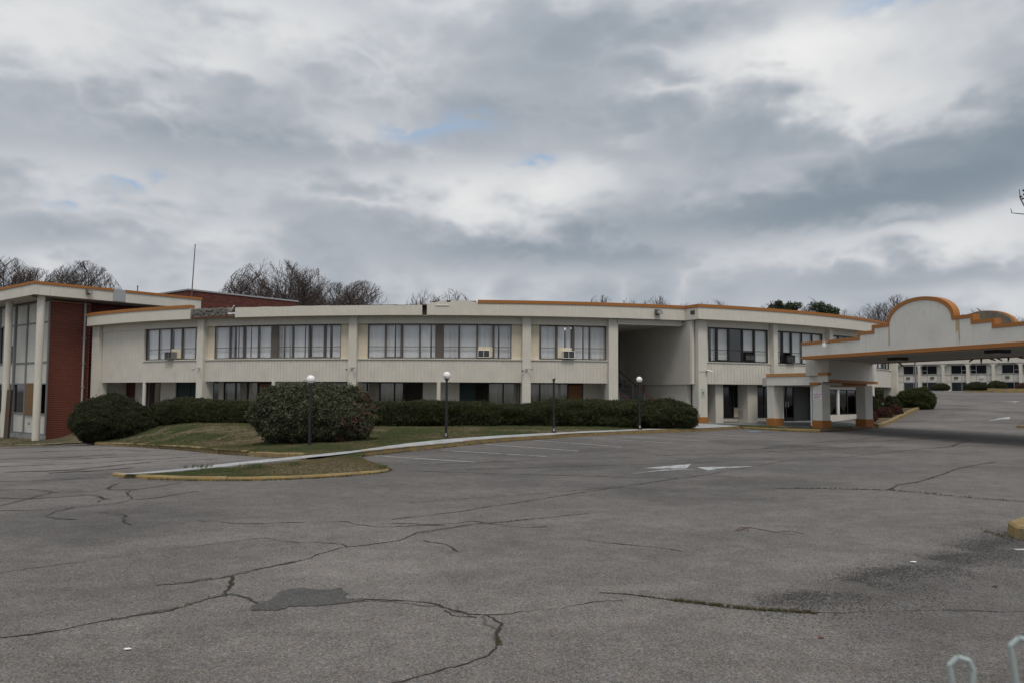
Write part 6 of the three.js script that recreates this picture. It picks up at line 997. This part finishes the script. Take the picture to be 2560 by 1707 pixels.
{ // sapling beyond the right edge whose twigs reach into view
  const g = thing('seed_ball_tree', 'twig with dark seed balls reaching in at the right edge', 'tree', [14.83, 0, -20], undefined, true), tk = new MB(), tw = new MB(), bl = new MB();
  tk.path([V(0, -0.1, 0), V(-0.1, 2.5, 0), V(0.05, 4.8, 0.1), V(-0.1, 7.2, 0)], i => 0.13 - 0.03 * i, 10); tk.to(g, 'trunk', M.bark);
  tw.path([V(-0.05, 4.9, 0), V(-1.2, 5.5, 0), V(-1.9, 6.0, 0), V(-2.40, 6.1, 0), V(-2.58, 6.45, 0), V(-2.6, 6.68, 0)], i => 0.03 - 0.0045 * i, 6); tw.path([V(-1.9, 6.0, 0), V(-2.3, 6.3, 0), V(-2.35, 6.6, 0.1)], i => 0.012 - 0.003 * i, 5); tw.path([V(0, 5.6, 0), V(-1.6, 6.05, 0.1), V(-2.55, 6.1, 0.1), V(-2.86, 6.13, 0.1), V(-2.88, 6.24, 0.1)].map(p => V(p.x, p.y - 0.05, p.z)), i => 0.018 - 0.0028 * i, 5); tw.path([V(0, 6.4, 0), V(-1.0, 7.2, 0), V(-1.8, 7.6, 0.1)], i => 0.02 - 0.005 * i, 5); tw.path([V(0, 5.2, 0), V(1.2, 6.3, 0.2), V(1.6, 7.2, 0.3)], i => 0.03 - 0.008 * i, 5); tw.to(g, 'branch', M.twig);
  const r = rng(3); for (let k = 0; k < 22; k++) { const t = k / 22; bl.geo(new THREE.IcosahedronGeometry(0.018 + 0.014 * r(), 1), new THREE.Matrix4().makeTranslation(-2.15 - 0.45 * t + (r() - 0.5) * 0.18, 5.95 + 0.65 * t + (r() - 0.5) * 0.12, (r() - 0.5) * 0.2)); } bl.to(g, 'seed_balls', M.torn).userData.kind = 'stuff';
}
/* ------------------------------------------------------------------ chain-link fence beside the camera */
{
  const g = thing('chain_link_fence', 'blurred twisted wire ends of a chain-link fence at the lower right', 'fence', [0.9, 0, -0.8], undefined, true), Z = 0, n = 22, p = 0.0575, x0 = -0.480 - 7 * p;
  for (let i = 0; i < n; i++) {
    const cx = x0 + i * p, k = i - 7, top = k >= 0 ? 1.458 + Math.min(k, 2) * 0.018 : 1.452 + k * 0.036, b = new MB(), pts = []; let s = i % 2 ? 1 : -1;
    for (let y = 0.05; y < top - 0.075; y += 0.05) { pts.push(V(cx + s * p / 2, y, Z + 0.006 * s)); s = -s; }
    const lastx = pts[pts.length - 1].x; pts.push(V(cx - 0.004, top - 0.055, Z), V(cx - 0.011, top - 0.008, Z + 0.002), V(cx - 0.004, top, Z + 0.004), V(cx + 0.006, top - 0.003, Z + 0.004), V(cx + 0.010, top - 0.012, Z + 0.004), V(cx + 0.008, top - 0.05, Z + 0.004));
    b.path(pts, 0.0029, 6); b.to(g, 'wire', M.galvanised);
  }
  part('top_rail', M.galvanised, b => b.limb(V(-0.9, 1.26, 0.03), V(1.2, 1.3, 0.03), 0.02, 0.02, 10), g); for (const x of [-0.9, 1.2]) part('post', M.galvanised, b => b.limb(V(x, -0.1, 0.03), V(x, 1.36, 0.03), 0.028, 0.028, 12), g);
}



scene.traverse(o => { if (o.isMesh) { o.castShadow = true; o.receiveShadow = true; } });
renderer.render(scene, camera);
